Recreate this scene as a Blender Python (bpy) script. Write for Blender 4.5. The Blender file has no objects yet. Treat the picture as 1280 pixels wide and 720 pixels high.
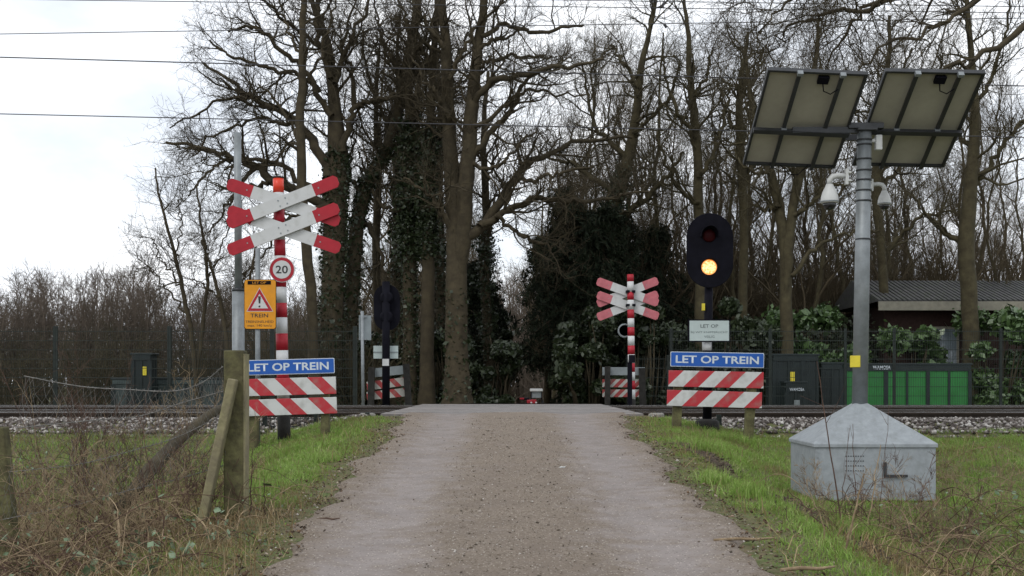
import bpy, math, random
import numpy as np
from mathutils import Vector, Matrix
R = math.radians
rnd = random.Random(7)
NP = np.random.default_rng(11)
S = bpy.context.scene
COL = S.collection
ZC = 0.4            # eye height above the crossing deck (z = 0)
F = 1500.0
FOCAL = F

# ------------------------------------------------------------------ camera, sky, sun, exposure
cam_d = bpy.data.cameras.new('camera'); cam = bpy.data.objects.new('camera', cam_d); COL.objects.link(cam)
cam.location = (0, 0, ZC); cam.rotation_euler = (R(90), 0, 0)
cam_d.sensor_width = 36; cam_d.lens = 36 * F / 1280; cam_d.shift_y = 120 / 1280
cam_d.clip_start = 0.1; cam_d.clip_end = 2000
S.camera = cam
S.view_settings.view_transform = 'Standard'; S.view_settings.look = 'None'
S.view_settings.gamma = 1; S.view_settings.use_curve_mapping = False
S.view_settings.exposure = 0.4
SUN_EL, SUN_ROT = 48, 215
w = bpy.data.worlds.new('World'); S.world = w; w.use_nodes = True
nt = w.node_tree; nt.nodes.clear()
def wn(t, **k):
    n = nt.nodes.new(t)
    for a, b in k.items(): setattr(n, a, b)
    return n
sky = wn('ShaderNodeTexSky', sky_type='NISHITA'); sky.sun_disc = False
sky.sun_elevation = R(SUN_EL); sky.sun_rotation = R(SUN_ROT)
sky.air_density = 1.0; sky.dust_density = 2.0
tc = wn('ShaderNodeTexCoord'); mp = wn('ShaderNodeMapping'); mp.inputs['Scale'].default_value = (1.0, 1.0, 2.2)
nz = wn('ShaderNodeTexNoise'); nz.inputs['Scale'].default_value = 3.2; nz.inputs['Detail'].default_value = 7; nz.inputs['Roughness'].default_value = .55
cr = wn('ShaderNodeValToRGB'); cr.color_ramp.elements[0].position = .30; cr.color_ramp.elements[1].position = .58
cr.color_ramp.elements[0].color = (.62, .62, .62, 1); cr.color_ramp.elements[1].color = (1, 1, 1, 1)
nz2 = wn('ShaderNodeTexNoise'); nz2.inputs['Scale'].default_value = 5; nz2.inputs['Detail'].default_value = 6
cr2 = wn('ShaderNodeValToRGB'); cr2.color_ramp.elements[0].position = .3; cr2.color_ramp.elements[1].position = .62
cr2.color_ramp.elements[0].color = (7.5, 8.0, 8.8, 1); cr2.color_ramp.elements[1].color = (11.0, 11.2, 11.5, 1)
mx = wn('ShaderNodeMix', data_type='RGBA')
bg = wn('ShaderNodeBackground'); bg.inputs['Strength'].default_value = .1
out = wn('ShaderNodeOutputWorld')
L = nt.links.new
L(tc.outputs['Generated'], mp.inputs['Vector']); L(mp.outputs['Vector'], nz.inputs['Vector']); L(mp.outputs['Vector'], nz2.inputs['Vector'])
L(nz.outputs['Fac'], cr.inputs['Fac']); L(nz2.outputs['Fac'], cr2.inputs['Fac'])
L(cr.outputs['Color'], mx.inputs['Factor']); L(sky.outputs['Color'], mx.inputs['A']); L(cr2.outputs['Color'], mx.inputs['B'])
L(mx.outputs['Result'], bg.inputs['Color']); L(bg.outputs['Background'], out.inputs['Surface'])
sd = bpy.data.lights.new('sun', 'SUN'); sd.energy = 0.7; sd.angle = R(18); sd.color = (1, .96, .9)
sun = bpy.data.objects.new('sun', sd); COL.objects.link(sun)
_az = R(SUN_ROT); _el = R(SUN_EL)
sv = Vector((math.sin(_az) * math.cos(_el), math.cos(_az) * math.cos(_el), math.sin(_el)))
sun.rotation_euler = sv.to_track_quat('Z', 'Y').to_euler(); sun.location = (0, 0, 30)

# ------------------------------------------------------------------ helpers
def W(px, py, Y): return Vector(((px - 640) / F * Y, Y, ZC - (py - 480) / F * Y))
def smooth(a, b, x):
    t = np.clip((np.asarray(x, float) - a) / (b - a), 0, 1); return t * t * (3 - 2 * t)

def tag(o, label=None, cat=None, group=None, kind=None):
    if label: o['label'] = label
    if cat: o['category'] = cat
    if group: o['group'] = group
    if kind: o['kind'] = kind
    return o
def empty(name, loc, label, cat, group=None, rot=(0, 0, 0)):
    o = bpy.data.objects.new(name, None); COL.objects.link(o); o.location = loc; o.rotation_euler = rot
    o.empty_display_size = .1
    return tag(o, label, cat, group)

def mat(name, base, rough=.8, metal=0, vary=.25, scale=6, col2=None, bump=.0, bscale=40, spec=.3, dirt=None, coord='Object', fac=(.35, .65), det=6, transl=0):
    m = bpy.data.materials.new(name); m.use_nodes = True
    t = m.node_tree; p = t.nodes['Principled BSDF']
    p.inputs['Roughness'].default_value = rough; p.inputs['Metallic'].default_value = metal
    p.inputs['Specular IOR Level'].default_value = spec
    c = t.nodes.new('ShaderNodeTexCoord')
    n = t.nodes.new('ShaderNodeTexNoise'); n.inputs['Scale'].default_value = scale; n.inputs['Detail'].default_value = det; n.inputs['Roughness'].default_value = .65
    t.links.new(c.outputs[coord], n.inputs['Vector'])
    r = t.nodes.new('ShaderNodeValToRGB')
    r.color_ramp.elements[0].position = fac[0]; r.color_ramp.elements[1].position = fac[1]
    b = np.array(base[:3])
    c2 = np.array(col2[:3]) if col2 is not None else b * (1 + vary)
    c1 = b if col2 is not None else b * (1 - vary)
    r.color_ramp.elements[0].color = (*c1, 1); r.color_ramp.elements[1].color = (*c2, 1)
    t.links.new(n.outputs['Fac'], r.inputs['Fac'])
    col = r.outputs['Color']
    if dirt is not None:                      # (colour, scale, lo, hi, amount) blotches of grime
        n2 = t.nodes.new('ShaderNodeTexNoise'); n2.inputs['Scale'].default_value = dirt[1]; n2.inputs['Detail'].default_value = 8; n2.inputs['Roughness'].default_value = .7
        t.links.new(c.outputs[coord], n2.inputs['Vector'])
        mr = t.nodes.new('ShaderNodeMapRange'); mr.inputs['From Min'].default_value = dirt[2]; mr.inputs['From Max'].default_value = dirt[3]; mr.inputs['To Max'].default_value = dirt[4]
        t.links.new(n2.outputs['Fac'], mr.inputs['Value'])
        mm = t.nodes.new('ShaderNodeMix'); mm.data_type = 'RGBA'
        t.links.new(mr.outputs['Result'], mm.inputs['Factor']); t.links.new(col, mm.inputs['A']); mm.inputs['B'].default_value = (*dirt[0], 1)
        col = mm.outputs['Result']
    t.links.new(col, p.inputs['Base Color'])
    if bump:
        n3 = t.nodes.new('ShaderNodeTexNoise'); n3.inputs['Scale'].default_value = bscale; n3.inputs['Detail'].default_value = 5
        t.links.new(c.outputs[coord], n3.inputs['Vector'])
        bp = t.nodes.new('ShaderNodeBump'); bp.inputs['Strength'].default_value = bump; bp.inputs['Distance'].default_value = .01
        t.links.new(n3.outputs['Fac'], bp.inputs['Height']); t.links.new(bp.outputs['Normal'], p.inputs['Normal'])
    return m

def mesh_np(name, verts, quads=None, tris=None, m=None, parent=None, smooth_=False, attr=None, mi=None, mats=None):
    me = bpy.data.meshes.new(name)
    nv = len(verts); q = 0 if quads is None else len(quads); t = 0 if tris is None else len(tris)
    me.vertices.add(nv); me.vertices.foreach_set('co', np.asarray(verts, np.float32).ravel())
    idx = []
    if q: idx.append(np.asarray(quads, np.int32).ravel())
    if t: idx.append(np.asarray(tris, np.int32).ravel())
    idx = np.concatenate(idx)
    me.loops.add(len(idx)); me.loops.foreach_set('vertex_index', idx)
    me.polygons.add(q + t)
    tot = np.concatenate([np.full(q, 4, np.int32), np.full(t, 3, np.int32)])
    st = np.concatenate([[0], np.cumsum(tot)[:-1]]).astype(np.int32)
    me.polygons.foreach_set('loop_start', st); me.polygons.foreach_set('loop_total', tot)
    if smooth_: me.polygons.foreach_set('use_smooth', np.ones(q + t, bool))
    if attr is not None:
        a = me.attributes.new('tone', 'FLOAT', 'POINT'); a.data.foreach_set('value', np.asarray(attr, np.float32))
    me.update(calc_edges=True); me.validate()
    for k in (mats or ([m] if m else [])): me.materials.append(k)
    if mi is not None: me.polygons.foreach_set('material_index', np.asarray(mi, np.int32))
    o = bpy.data.objects.new(name, me); COL.objects.link(o)
    if parent: o.parent = parent
    return o

class MB:
    """collects boxes, tubes and prisms, then links them as ONE mesh object"""
    def __init__(s): s.v = []; s.f = []; s.mi = []; s.sm = []
    def add(s, v, f, mi=0, sm=False):
        b = len(s.v); s.v += [tuple(x) for x in v]; s.f += [[i + b for i in g] for g in f]
        s.mi += [mi] * len(f); s.sm += [sm] * len(f); return s
    def box(s, c, d, rot=None, mi=0, taper=1.0):
        hx, hy, hz = [k / 2 for k in d]
        v = [Vector((x * hx * (taper if z > 0 else 1), y * hy * (taper if z > 0 else 1), z * hz)) for z in (-1, 1) for y in (-1, 1) for x in (-1, 1)]
        if rot is not None: v = [rot @ a for a in v]
        v = [a + Vector(c) for a in v]
        return s.add(v, [(0, 2, 3, 1), (4, 5, 7, 6), (0, 1, 5, 4), (2, 6, 7, 3), (0, 4, 6, 2), (1, 3, 7, 5)], mi)
    def bar(s, a, b, wd, dp, mi=0):
        a = Vector(a); b = Vector(b); d = b - a; q = d.to_track_quat('Z', 'Y').to_matrix()
        return s.box((a + b) / 2, (wd, dp, d.length), q, mi)
    def tube(s, pts, rad, n=8, mi=0, caps=True, sm=True):
        pts = [Vector(p) for p in pts]; k = len(pts)
        if not hasattr(rad, '__len__'): rad = [rad] * k
        v = []; up = Vector((.13, .31, .94)).normalized()
        T0 = (pts[1] - pts[0]).normalized()
        if abs(T0.dot(up)) > .95: up = Vector((1, .1, 0)).normalized()
        for i, p in enumerate(pts):
            t = (pts[min(i + 1, k - 1)] - pts[max(i - 1, 0)]).normalized()
            x = t.cross(up).normalized(); y = t.cross(x).normalized(); up = -(y) if False else up
            for j in range(n):
                a = 2 * math.pi * j / n; v.append(p + (x * math.cos(a) + y * math.sin(a)) * rad[i])
        f = [(i * n + j, i * n + (j + 1) % n, (i + 1) * n + (j + 1) % n, (i + 1) * n + j) for i in range(k - 1) for j in range(n)]
        s.add(v, f, mi, sm)
        if caps:
            b = len(s.v) - len(v)
            s.f += [[b + j for j in range(n)][::-1], [b + (k - 1) * n + j for j in range(n)]]; s.mi += [mi] * 2; s.sm += [False] * 2
        return s
    def prism(s, poly, y0, y1, mi=0, c=(0, 0, 0)):       # poly in x,z ; extruded along y
        n = len(poly); cx, cy, cz = c
        v = [(x + cx, y0 + cy, z + cz) for x, z in poly] + [(x + cx, y1 + cy, z + cz) for x, z in poly]
        f = [list(range(n)), list(range(2 * n - 1, n - 1, -1))] + [[i, i + n, (i + 1) % n + n, (i + 1) % n] for i in range(n)]
        return s.add(v, f, mi)
    def lathe(s, prof, n=20, c=(0, 0, 0), mi=0, axis='Z'):    # prof (r, h)
        v = []
        for r, h in prof:
            for j in range(n):
                a = 2 * math.pi * j / n; x, y = r * math.cos(a), r * math.sin(a)
                p = (x, y, h) if axis == 'Z' else (x, h, y)
                v.append((p[0] + c[0], p[1] + c[1], p[2] + c[2]))
        k = len(prof)
        f = [(i * n + j, i * n + (j + 1) % n, (i + 1) * n + (j + 1) % n, (i + 1) * n + j) for i in range(k - 1) for j in range(n)]
        s.add(v, f, mi, True)
        b = len(s.v) - len(v); s.f += [[b + j for j in range(n)][::-1], [b + (k - 1) * n + j for j in range(n)]]; s.mi += [mi] * 2; s.sm += [False] * 2
        return s
    def build(s, name, m, parent=None, loc=None, rot=None, bevel=0):
        me = bpy.data.meshes.new(name); me.from_pydata(s.v, [], s.f)
        for k in (m if isinstance(m, (list, tuple)) else [m]): me.materials.append(k)
        me.polygons.foreach_set('material_index', s.mi); me.polygons.foreach_set('use_smooth', s.sm); me.update()
        o = bpy.data.objects.new(name, me); COL.objects.link(o)
        if parent: o.parent = parent
        if loc is not None: o.location = loc
        if rot is not None: o.rotation_euler = rot
        if bevel:
            b = o.modifiers.new('bevel', 'BEVEL'); b.width = bevel; b.segments = 2; b.limit_method = 'ANGLE'
        return o

def text(body, wd, ht, c, m, parent, bold=.0, name='lettering', back=False):
    """upright lettering facing the camera (-Y), fitted to wd x ht, centred on c"""
    cu = bpy.data.curves.new('t', 'FONT'); cu.body = body; cu.size = 1; cu.offset = bold; cu.extrude = .0
    cu.resolution_u = 3
    tmp = bpy.data.objects.new('t', cu); COL.objects.link(tmp)
    dg = bpy.context.evaluated_depsgraph_get(); me = bpy.data.meshes.new_from_object(tmp.evaluated_get(dg))
    bpy.data.objects.remove(tmp)
    n = len(me.vertices); co = np.zeros(n * 3, np.float32); me.vertices.foreach_get('co', co); co = co.reshape(-1, 3)
    lo = co.min(0); hi = co.max(0); mid = (lo + hi) / 2
    o3 = np.zeros_like(co); sg = -1 if back else 1
    o3[:, 0] = (co[:, 0] - mid[0]) / (hi[0] - lo[0]) * wd * sg + c[0]
    o3[:, 2] = (co[:, 1] - mid[1]) / (hi[1] - lo[1]) * ht + c[2]; o3[:, 1] = c[1]
    me.vertices.foreach_set('co', o3.ravel()); me.name = name; me.materials.clear(); me.materials.append(m); me.update()
    o = bpy.data.objects.new(name, me); COL.objects.link(o); o.parent = parent
    return o

def rect_round(w_, h_, r, n=5):
    p = []
    for cx, cz, a0 in ((w_ / 2 - r, h_ / 2 - r, 0), (-w_ / 2 + r, h_ / 2 - r, 90), (-w_ / 2 + r, -h_ / 2 + r, 180), (w_ / 2 - r, -h_ / 2 + r, 270)):
        for k in range(n): a = R(a0 + 90 * k / (n - 1)); p.append((cx + r * math.cos(a), cz + r * math.sin(a)))
    return p[::-1]
def circ(r, n=28): return [(r * math.cos(-2 * math.pi * k / n), r * math.sin(-2 * math.pi * k / n)) for k in range(n)]
def off(poly, x, z): return [(a + x, b + z) for a, b in poly]

# ------------------------------------------------------------------ materials
M = {}
M['white'] = mat('white_paint', (.5, .51, .51), .5, vary=.06, scale=3, dirt=((.28, .28, .24), 9, .52, .8, .5))
M['red'] = mat('red_paint', (.34, .012, .024), .5, vary=.15, scale=6, dirt=((.2, .03, .03), 12, .5, .8, .5))
M['pale_red'] = mat('backlit_red_back', (.42, .12, .14), .6, vary=.15, scale=6, dirt=((.3, .2, .2), 12, .5, .8, .4))  # pale pinkish red of the far arms, back-lighting put into the colour
M['redrefl'] = mat('red_reflector', (.62, .05, .025), .3, vary=.1)
M['black'] = mat('black_paint', (.006, .006, .010), .75, spec=.08, vary=.3, scale=5)
M['darkpost'] = mat('dark_bitumen', (.02, .019, .017), .8, vary=.4, scale=12, bump=.4)
M['galv'] = mat('galvanised_steel', (.215, .235, .245), .5, .35, vary=.18, scale=7, bump=.1, bscale=60, dirt=((.14, .15, .14), 9, .52, .8, .6))
M['galvbox'] = mat('galvanised_sheet', (.27, .295, .31), .55, .25, vary=.12, scale=14, bump=.2, bscale=30, dirt=((.13, .14, .13), 11, .5, .78, .5))
M['blue'] = mat('blue_sign', (.012, .085, .36), .45, vary=.12, scale=5, dirt=((.04, .1, .25), 14, .55, .8, .4))
M['orange'] = mat('orange_sign', (.6, .25, .012), .5, vary=.1, scale=6, dirt=((.4, .2, .05), 10, .55, .8, .4))
M['letter'] = mat('white_lettering', (.5, .55, .6), .5, vary=.06)
M['blackletter'] = mat('black_lettering', (.03, .03, .03), .6, vary=.1)
M['greyletter'] = mat('grey_lettering', (.1, .12, .12), .6, vary=.1)
M['yellow'] = mat('yellow_sticker', (.6, .5, .04), .5, vary=.15)
M['wood'] = mat('weathered_wood', (.06, .052, .028), .9, scale=9, col2=(.13, .125, .055), bump=.8, bscale=26, dirt=((.03, .028, .018), 7, .5, .7, .8))
M['woodpale'] = mat('pale_split_wood', (.16, .14, .09), .9, scale=8, col2=(.24, .22, .12), bump=.7, bscale=30, dirt=((.09, .1, .04), 7, .5, .7, .6))
M['bark'] = mat('bark', (.03, .024, .015), .95, scale=5, col2=(.072, .058, .034), bump=1.0, bscale=14, fac=(.3, .7))
M['bark2'] = mat('mossy_bark', (.033, .027, .015), .95, scale=5, col2=(.075, .064, .034), bump=.9, bscale=14, fac=(.3, .7))
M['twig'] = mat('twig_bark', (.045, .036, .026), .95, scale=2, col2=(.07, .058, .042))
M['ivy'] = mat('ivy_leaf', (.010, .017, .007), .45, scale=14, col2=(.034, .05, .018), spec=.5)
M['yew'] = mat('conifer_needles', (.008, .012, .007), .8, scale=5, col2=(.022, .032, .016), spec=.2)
M['laurel'] = mat('laurel_leaf', (.03, .06, .018), .35, scale=9, col2=(.09, .15, .05), spec=.5)
M['brambleleaf'] = mat('bramble_leaf', (.06, .1, .04), .6, scale=16, col2=(.2, .26, .17))
M['stem'] = mat('dead_stem', (.13, .09, .055), .9, scale=9, col2=(.34, .26, .16))
M['stemdark'] = mat('dark_stem', (.05, .03, .022), .9, scale=9, col2=(.12, .07, .05))
M['wire'] = mat('steel_wire', (.17, .165, .155), .6, .6, vary=.3, scale=20)
M['rod'] = mat('green_black_rod', (.014, .02, .017), .5, vary=.3)
M['cable'] = mat('dark_cable', (.04, .04, .045), .6, vary=.2)
M['rail'] = mat('rail_steel', (.035, .026, .02), .6, .4, vary=.3, scale=8)
M['railtop'] = mat('worn_rail_top', (.42, .42, .42), .25, .85, vary=.1)
M['concrete'] = mat('concrete', (.22, .21, .19), .9, vary=.2, scale=5, bump=.3, dirt=((.1, .11, .07), 8, .5, .75, .6))
M['deck'] = mat('crossing_asphalt', (.19, .175, .165), .85, vary=.2, scale=4, bump=.5, bscale=80)
M['lens'] = mat('dark_red_lens', (.03, .003, .004), .5, vary=.1, spec=.08)
M['panelback'] = mat('solar_back_sheet', (.36, .345, .29), .6, vary=.1, scale=3)
M['alu'] = mat('dark_aluminium', (.05, .052, .055), .45, .5, vary=.15)
M['cell'] = mat('solar_cell', (.008, .012, .04), .12, .2, vary=.2, scale=20, spec=.6)
M['plastic'] = mat('white_plastic', (.5, .51, .5), .4, vary=.07, dirt=((.3, .31, .28), 12, .55, .8, .5))
M['smoke'] = mat('smoked_dome', (.01, .01, .012), .08, vary=.1, spec=.7)
M['plate'] = mat('pale_plate', (.4, .47, .46), .5, vary=.05)
M['greyback'] = mat('grey_sign_back', (.22, .25, .26), .5, .3, vary=.12)
M['greencont'] = mat('green_container', (.022, .15, .035), .5, vary=.15, scale=3, dirt=((.03, .09, .05), 6, .5, .75, .6))
M['darkcont'] = mat('dark_container', (.012, .019, .02), .5, vary=.2, scale=4)
M['greycont'] = mat('blue_grey_container', (.05, .068, .068), .6, vary=.2, scale=3, dirt=((.05, .07, .06), 6, .5, .75, .6))
M['brick'] = mat('brown_brick', (.028, .014, .011), .9, vary=.3, scale=14, bump=.5, bscale=50)
M['roof'] = mat('corrugated_roof', (.06, .06, .06), .8, vary=.25, scale=6, dirt=((.06, .08, .03), 5, .5, .7, .6))
M['fascia'] = mat('cream_fascia', (.2, .19, .15), .7, vary=.15, scale=6)
M['glass'] = mat('window_glass', (.12, .15, .17), .1, vary=.2, spec=.7)
M['tyre'] = mat('tyre_rubber', (.012, .012, .012), .8, vary=.2)
M['tractorred'] = mat('tractor_red', (.3, .02, .03), .4, vary=.1)
M['mud'] = mat('mud', (.05, .038, .028), .95, scale=10, col2=(.11, .085, .06), bump=1, bscale=20)

def stripes(name, period, phase, slope, frac, red=(.38, .014, .024), white=(.5, .51, .5)):
    m = bpy.data.materials.new(name); m.use_nodes = True; t = m.node_tree; p = t.nodes['Principled BSDF']; p.inputs['Roughness'].default_value = .5
    c = t.nodes.new('ShaderNodeTexCoord'); s = t.nodes.new('ShaderNodeSeparateXYZ'); t.links.new(c.outputs['Object'], s.inputs[0])
    def mth(op, a, b):
        n = t.nodes.new('ShaderNodeMath'); n.operation = op
        for i, q in enumerate((a, b)):
            if isinstance(q, (int, float)): n.inputs[i].default_value = q
            else: t.links.new(q, n.inputs[i])
        return n.outputs[0]
    u = mth('ADD', s.outputs['X'], mth('MULTIPLY', s.outputs['Z'], slope))
    fr = mth('FRACT', mth('DIVIDE', mth('ADD', u, -phase), period), 0)
    k = mth('LESS_THAN', fr, frac)
    nn = t.nodes.new('ShaderNodeTexNoise'); nn.inputs['Scale'].default_value = 10; nn.inputs['Detail'].default_value = 8; t.links.new(c.outputs['Object'], nn.inputs['Vector'])
    mr = t.nodes.new('ShaderNodeMapRange'); mr.inputs['From Min'].default_value = .48; mr.inputs['From Max'].default_value = .8; mr.inputs['To Max'].default_value = .55; t.links.new(nn.outputs['Fac'], mr.inputs['Value'])
    a = t.nodes.new('ShaderNodeMix'); a.data_type = 'RGBA'; t.links.new(k, a.inputs['Factor']); a.inputs['A'].default_value = (*white, 1); a.inputs['B'].default_value = (*red, 1)
    d = t.nodes.new('ShaderNodeMix'); d.data_type = 'RGBA'; t.links.new(mr.outputs[0], d.inputs['Factor']); t.links.new(a.outputs['Result'], d.inputs['A']); d.inputs['B'].default_value = (.2, .19, .16, 1)
    t.links.new(d.outputs['Result'], p.inputs['Base Color'])
    return m

# ------------------------------------------------------------------ terrain
def road_z(Y):
    Y = np.asarray(Y, float)
    near = -.0575 * .3 * np.logaddexp(0, (16.2 - Y) / .3)
    far = -.055 * .5 * np.logaddexp(0, (Y - 23.9) / .5)
    far = np.maximum(far, -1.5)
    return near + far
def vnoise(X, Y, s=1.0, seed=0):
    X = np.asarray(X, float) * s; Y = np.asarray(Y, float) * s; r = 0
    g = np.random.default_rng(seed)
    for k in range(6):
        a, b, c = g.uniform(-1, 1, 3); ph = g.uniform(0, 6.3); fq = 1.2 ** k * 1.7
        r = r + np.sin(fq * (a * X + b * Y) * 2 + ph + 1.3 * np.sin(fq * (b * X - a * Y) + c * 5))
    return r / 6
def ground_z(X, Y):
    X = np.asarray(X, float); Y = np.asarray(Y, float); d = np.abs(X)
    rz = road_z(Y)
    amt = .5 + (.25 - .5) * smooth(11, 15.3, Y)
    amt = np.where(Y > 20, .15, amt)
    z = rz - amt * smooth(1.6, 3.6, d)
    z = z + (vnoise(X, Y, 1.0, 3) * .03 + vnoise(X, Y, 3.1, 4) * .015) * smooth(1.5, 2.2, d)
    z = z - .012 * (d < 1.75)
    # ballast bed
    bal = -.095 - .14 * (1 - smooth(15.65, 16.3, Y)) - .2 * smooth(23.2, 23.9, Y)
    ins = (Y > 15.6) & (Y < 24) & (d > 1.75)
    z = np.where(ins, np.where((Y > 16.2) & (Y < 23.3), bal, np.maximum(z, bal)), z)
    z = np.where((Y > 16.1) & (Y < 24) & (d <= 1.8), -.14, z)
    z = np.where((Y > 16.1) & (Y < 24) & (d > 1.8), bal, z)
    pad = (1 - smooth(.55, 1.1, np.hypot((X - 2.99), (Y - 10.3)) * .8)); z = z * (1 - pad) + (-.565) * pad
    # rut at the foot of the right-hand verge
    rx = 1.75 + (10.9 - Y) * -.02
    z = z - .035 * np.exp(-((X - 2.05 + .08 * (Y - 9.5)) / .12) ** 2) * smooth(6.6, 7.6, Y) * (1 - smooth(12, 13, Y))
    return z
xs = np.unique(np.concatenate([-np.geomspace(9, 500, 26), np.arange(-9, 9.01, .12), np.geomspace(9, 500, 26)]))
ys = np.unique(np.concatenate([-np.geomspace(1, 200, 10), np.arange(-1, 26, .15), np.geomspace(26, 900, 50)]))
XX, YY = np.meshgrid(xs, ys); ZZ = ground_z(XX, YY)
nx, ny = len(xs), len(ys)
vi = np.arange(nx * ny).reshape(ny, nx)
q = np.stack([vi[:-1, :-1], vi[:-1, 1:], vi[1:, 1:], vi[1:, :-1]], -1).reshape(-1, 4)
def pos_mat(name, cols, scales, rough=.95, bump=.8, bscale=30):
    m = bpy.data.materials.new(name); m.use_nodes = True; t = m.node_tree; p = t.nodes['Principled BSDF']; p.inputs['Roughness'].default_value = rough; p.inputs['Specular IOR Level'].default_value = .15
    c = t.nodes.new('ShaderNodeTexCoord'); last = None
    for i, (cc, sc) in enumerate(zip(cols, scales)):
        if last is None:
            rgb = t.nodes.new('ShaderNodeRGB'); rgb.outputs[0].default_value = (*cc, 1); last = rgb.outputs[0]; continue
        n = t.nodes.new('ShaderNodeTexNoise'); n.inputs['Scale'].default_value = sc; n.inputs['Detail'].default_value = 8; n.inputs['Roughness'].default_value = .7
        t.links.new(c.outputs['Object'], n.inputs['Vector'])
        mr = t.nodes.new('ShaderNodeMapRange'); mr.inputs['From Min'].default_value = .42; mr.inputs['From Max'].default_value = .62; t.links.new(n.outputs['Fac'], mr.inputs['Value'])
        a = t.nodes.new('ShaderNodeMix'); a.data_type = 'RGBA'; t.links.new(mr.outputs[0], a.inputs['Factor']); t.links.new(last, a.inputs['A']); a.inputs['B'].default_value = (*cc, 1); last = a.outputs['Result']
    t.links.new(last, p.inputs['Base Color'])
    n3 = t.nodes.new('ShaderNodeTexNoise'); n3.inputs['Scale'].default_value = bscale; n3.inputs['Detail'].default_value = 7; t.links.new(c.outputs['Object'], n3.inputs['Vector'])
    bp = t.nodes.new('ShaderNodeBump'); bp.inputs['Strength'].default_value = bump; bp.inputs['Distance'].default_value = .02
    t.links.new(n3.outputs['Fac'], bp.inputs['Height']); t.links.new(bp.outputs['Normal'], p.inputs['Normal'])
    return m
M['soil'] = pos_mat('verge_soil', [(.07, .08, .03), (.10, .085, .05), (.08, .12, .035), (.14, .115, .07)], [0, 1.4, 3.7, 14])
g = mesh_np('ground', np.stack([XX, YY, ZZ], -1).reshape(-1, 3), quads=q, m=M['soil'], smooth_=True); tag(g, kind='structure')

# ------------------------------------------------------------------ dirt road
def road_edge(Y, side):
    base = (-1.25 - .13 * smooth(6.3, 8.5, Y)) if side < 0 else 1.40
    return base + .05 * np.sin(Y * 1.7 + side) + .05 * np.sin(Y * 4.1 + 2 * side) + .03 * np.sin(Y * 9.7) + side * .25 * smooth(15.4, 16.3, Y)
def track_mask(X):    # wheel tracks
    return np.exp(-((X + .80) / .36) ** 2) + np.exp(-((X - .86) / .36) ** 2)
rys = np.concatenate([np.arange(-3, 4, .25), np.arange(4, 16.31, .045)])
us = np.linspace(0, 1, 141)
V = []
for y in rys:
    a, b = float(road_edge(y, -1)), float(road_edge(y, 1)); X = a + (b - a) * us
    zz = road_z(y) + .002 + .026 * (1 - np.clip(track_mask(X), 0, 1)) - .014 * np.exp(-((X - (.98 - .036 * y + .02 * np.sin(y * 1.3))) / .022) ** 2) * float(smooth(6.5, 7.5, y) * (1 - smooth(12, 13.5, y))) + .006 * vnoise(X, y, 1.6, 15) + .004 * vnoise(X, y, 4, 9) + .003 * 0
    zz = zz - .055 * np.clip((np.abs(us - .5) - .455) / .045, 0, 1) ** 1.3
    V.append(np.stack([X, np.full_like(X, y), zz], -1))
V = np.concatenate(V); nu = len(us); vi = np.arange(len(V)).reshape(-1, nu)
q = np.stack([vi[:-1, :-1], vi[:-1, 1:], vi[1:, 1:], vi[1:, :-1]], -1).reshape(-1, 4)
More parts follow.
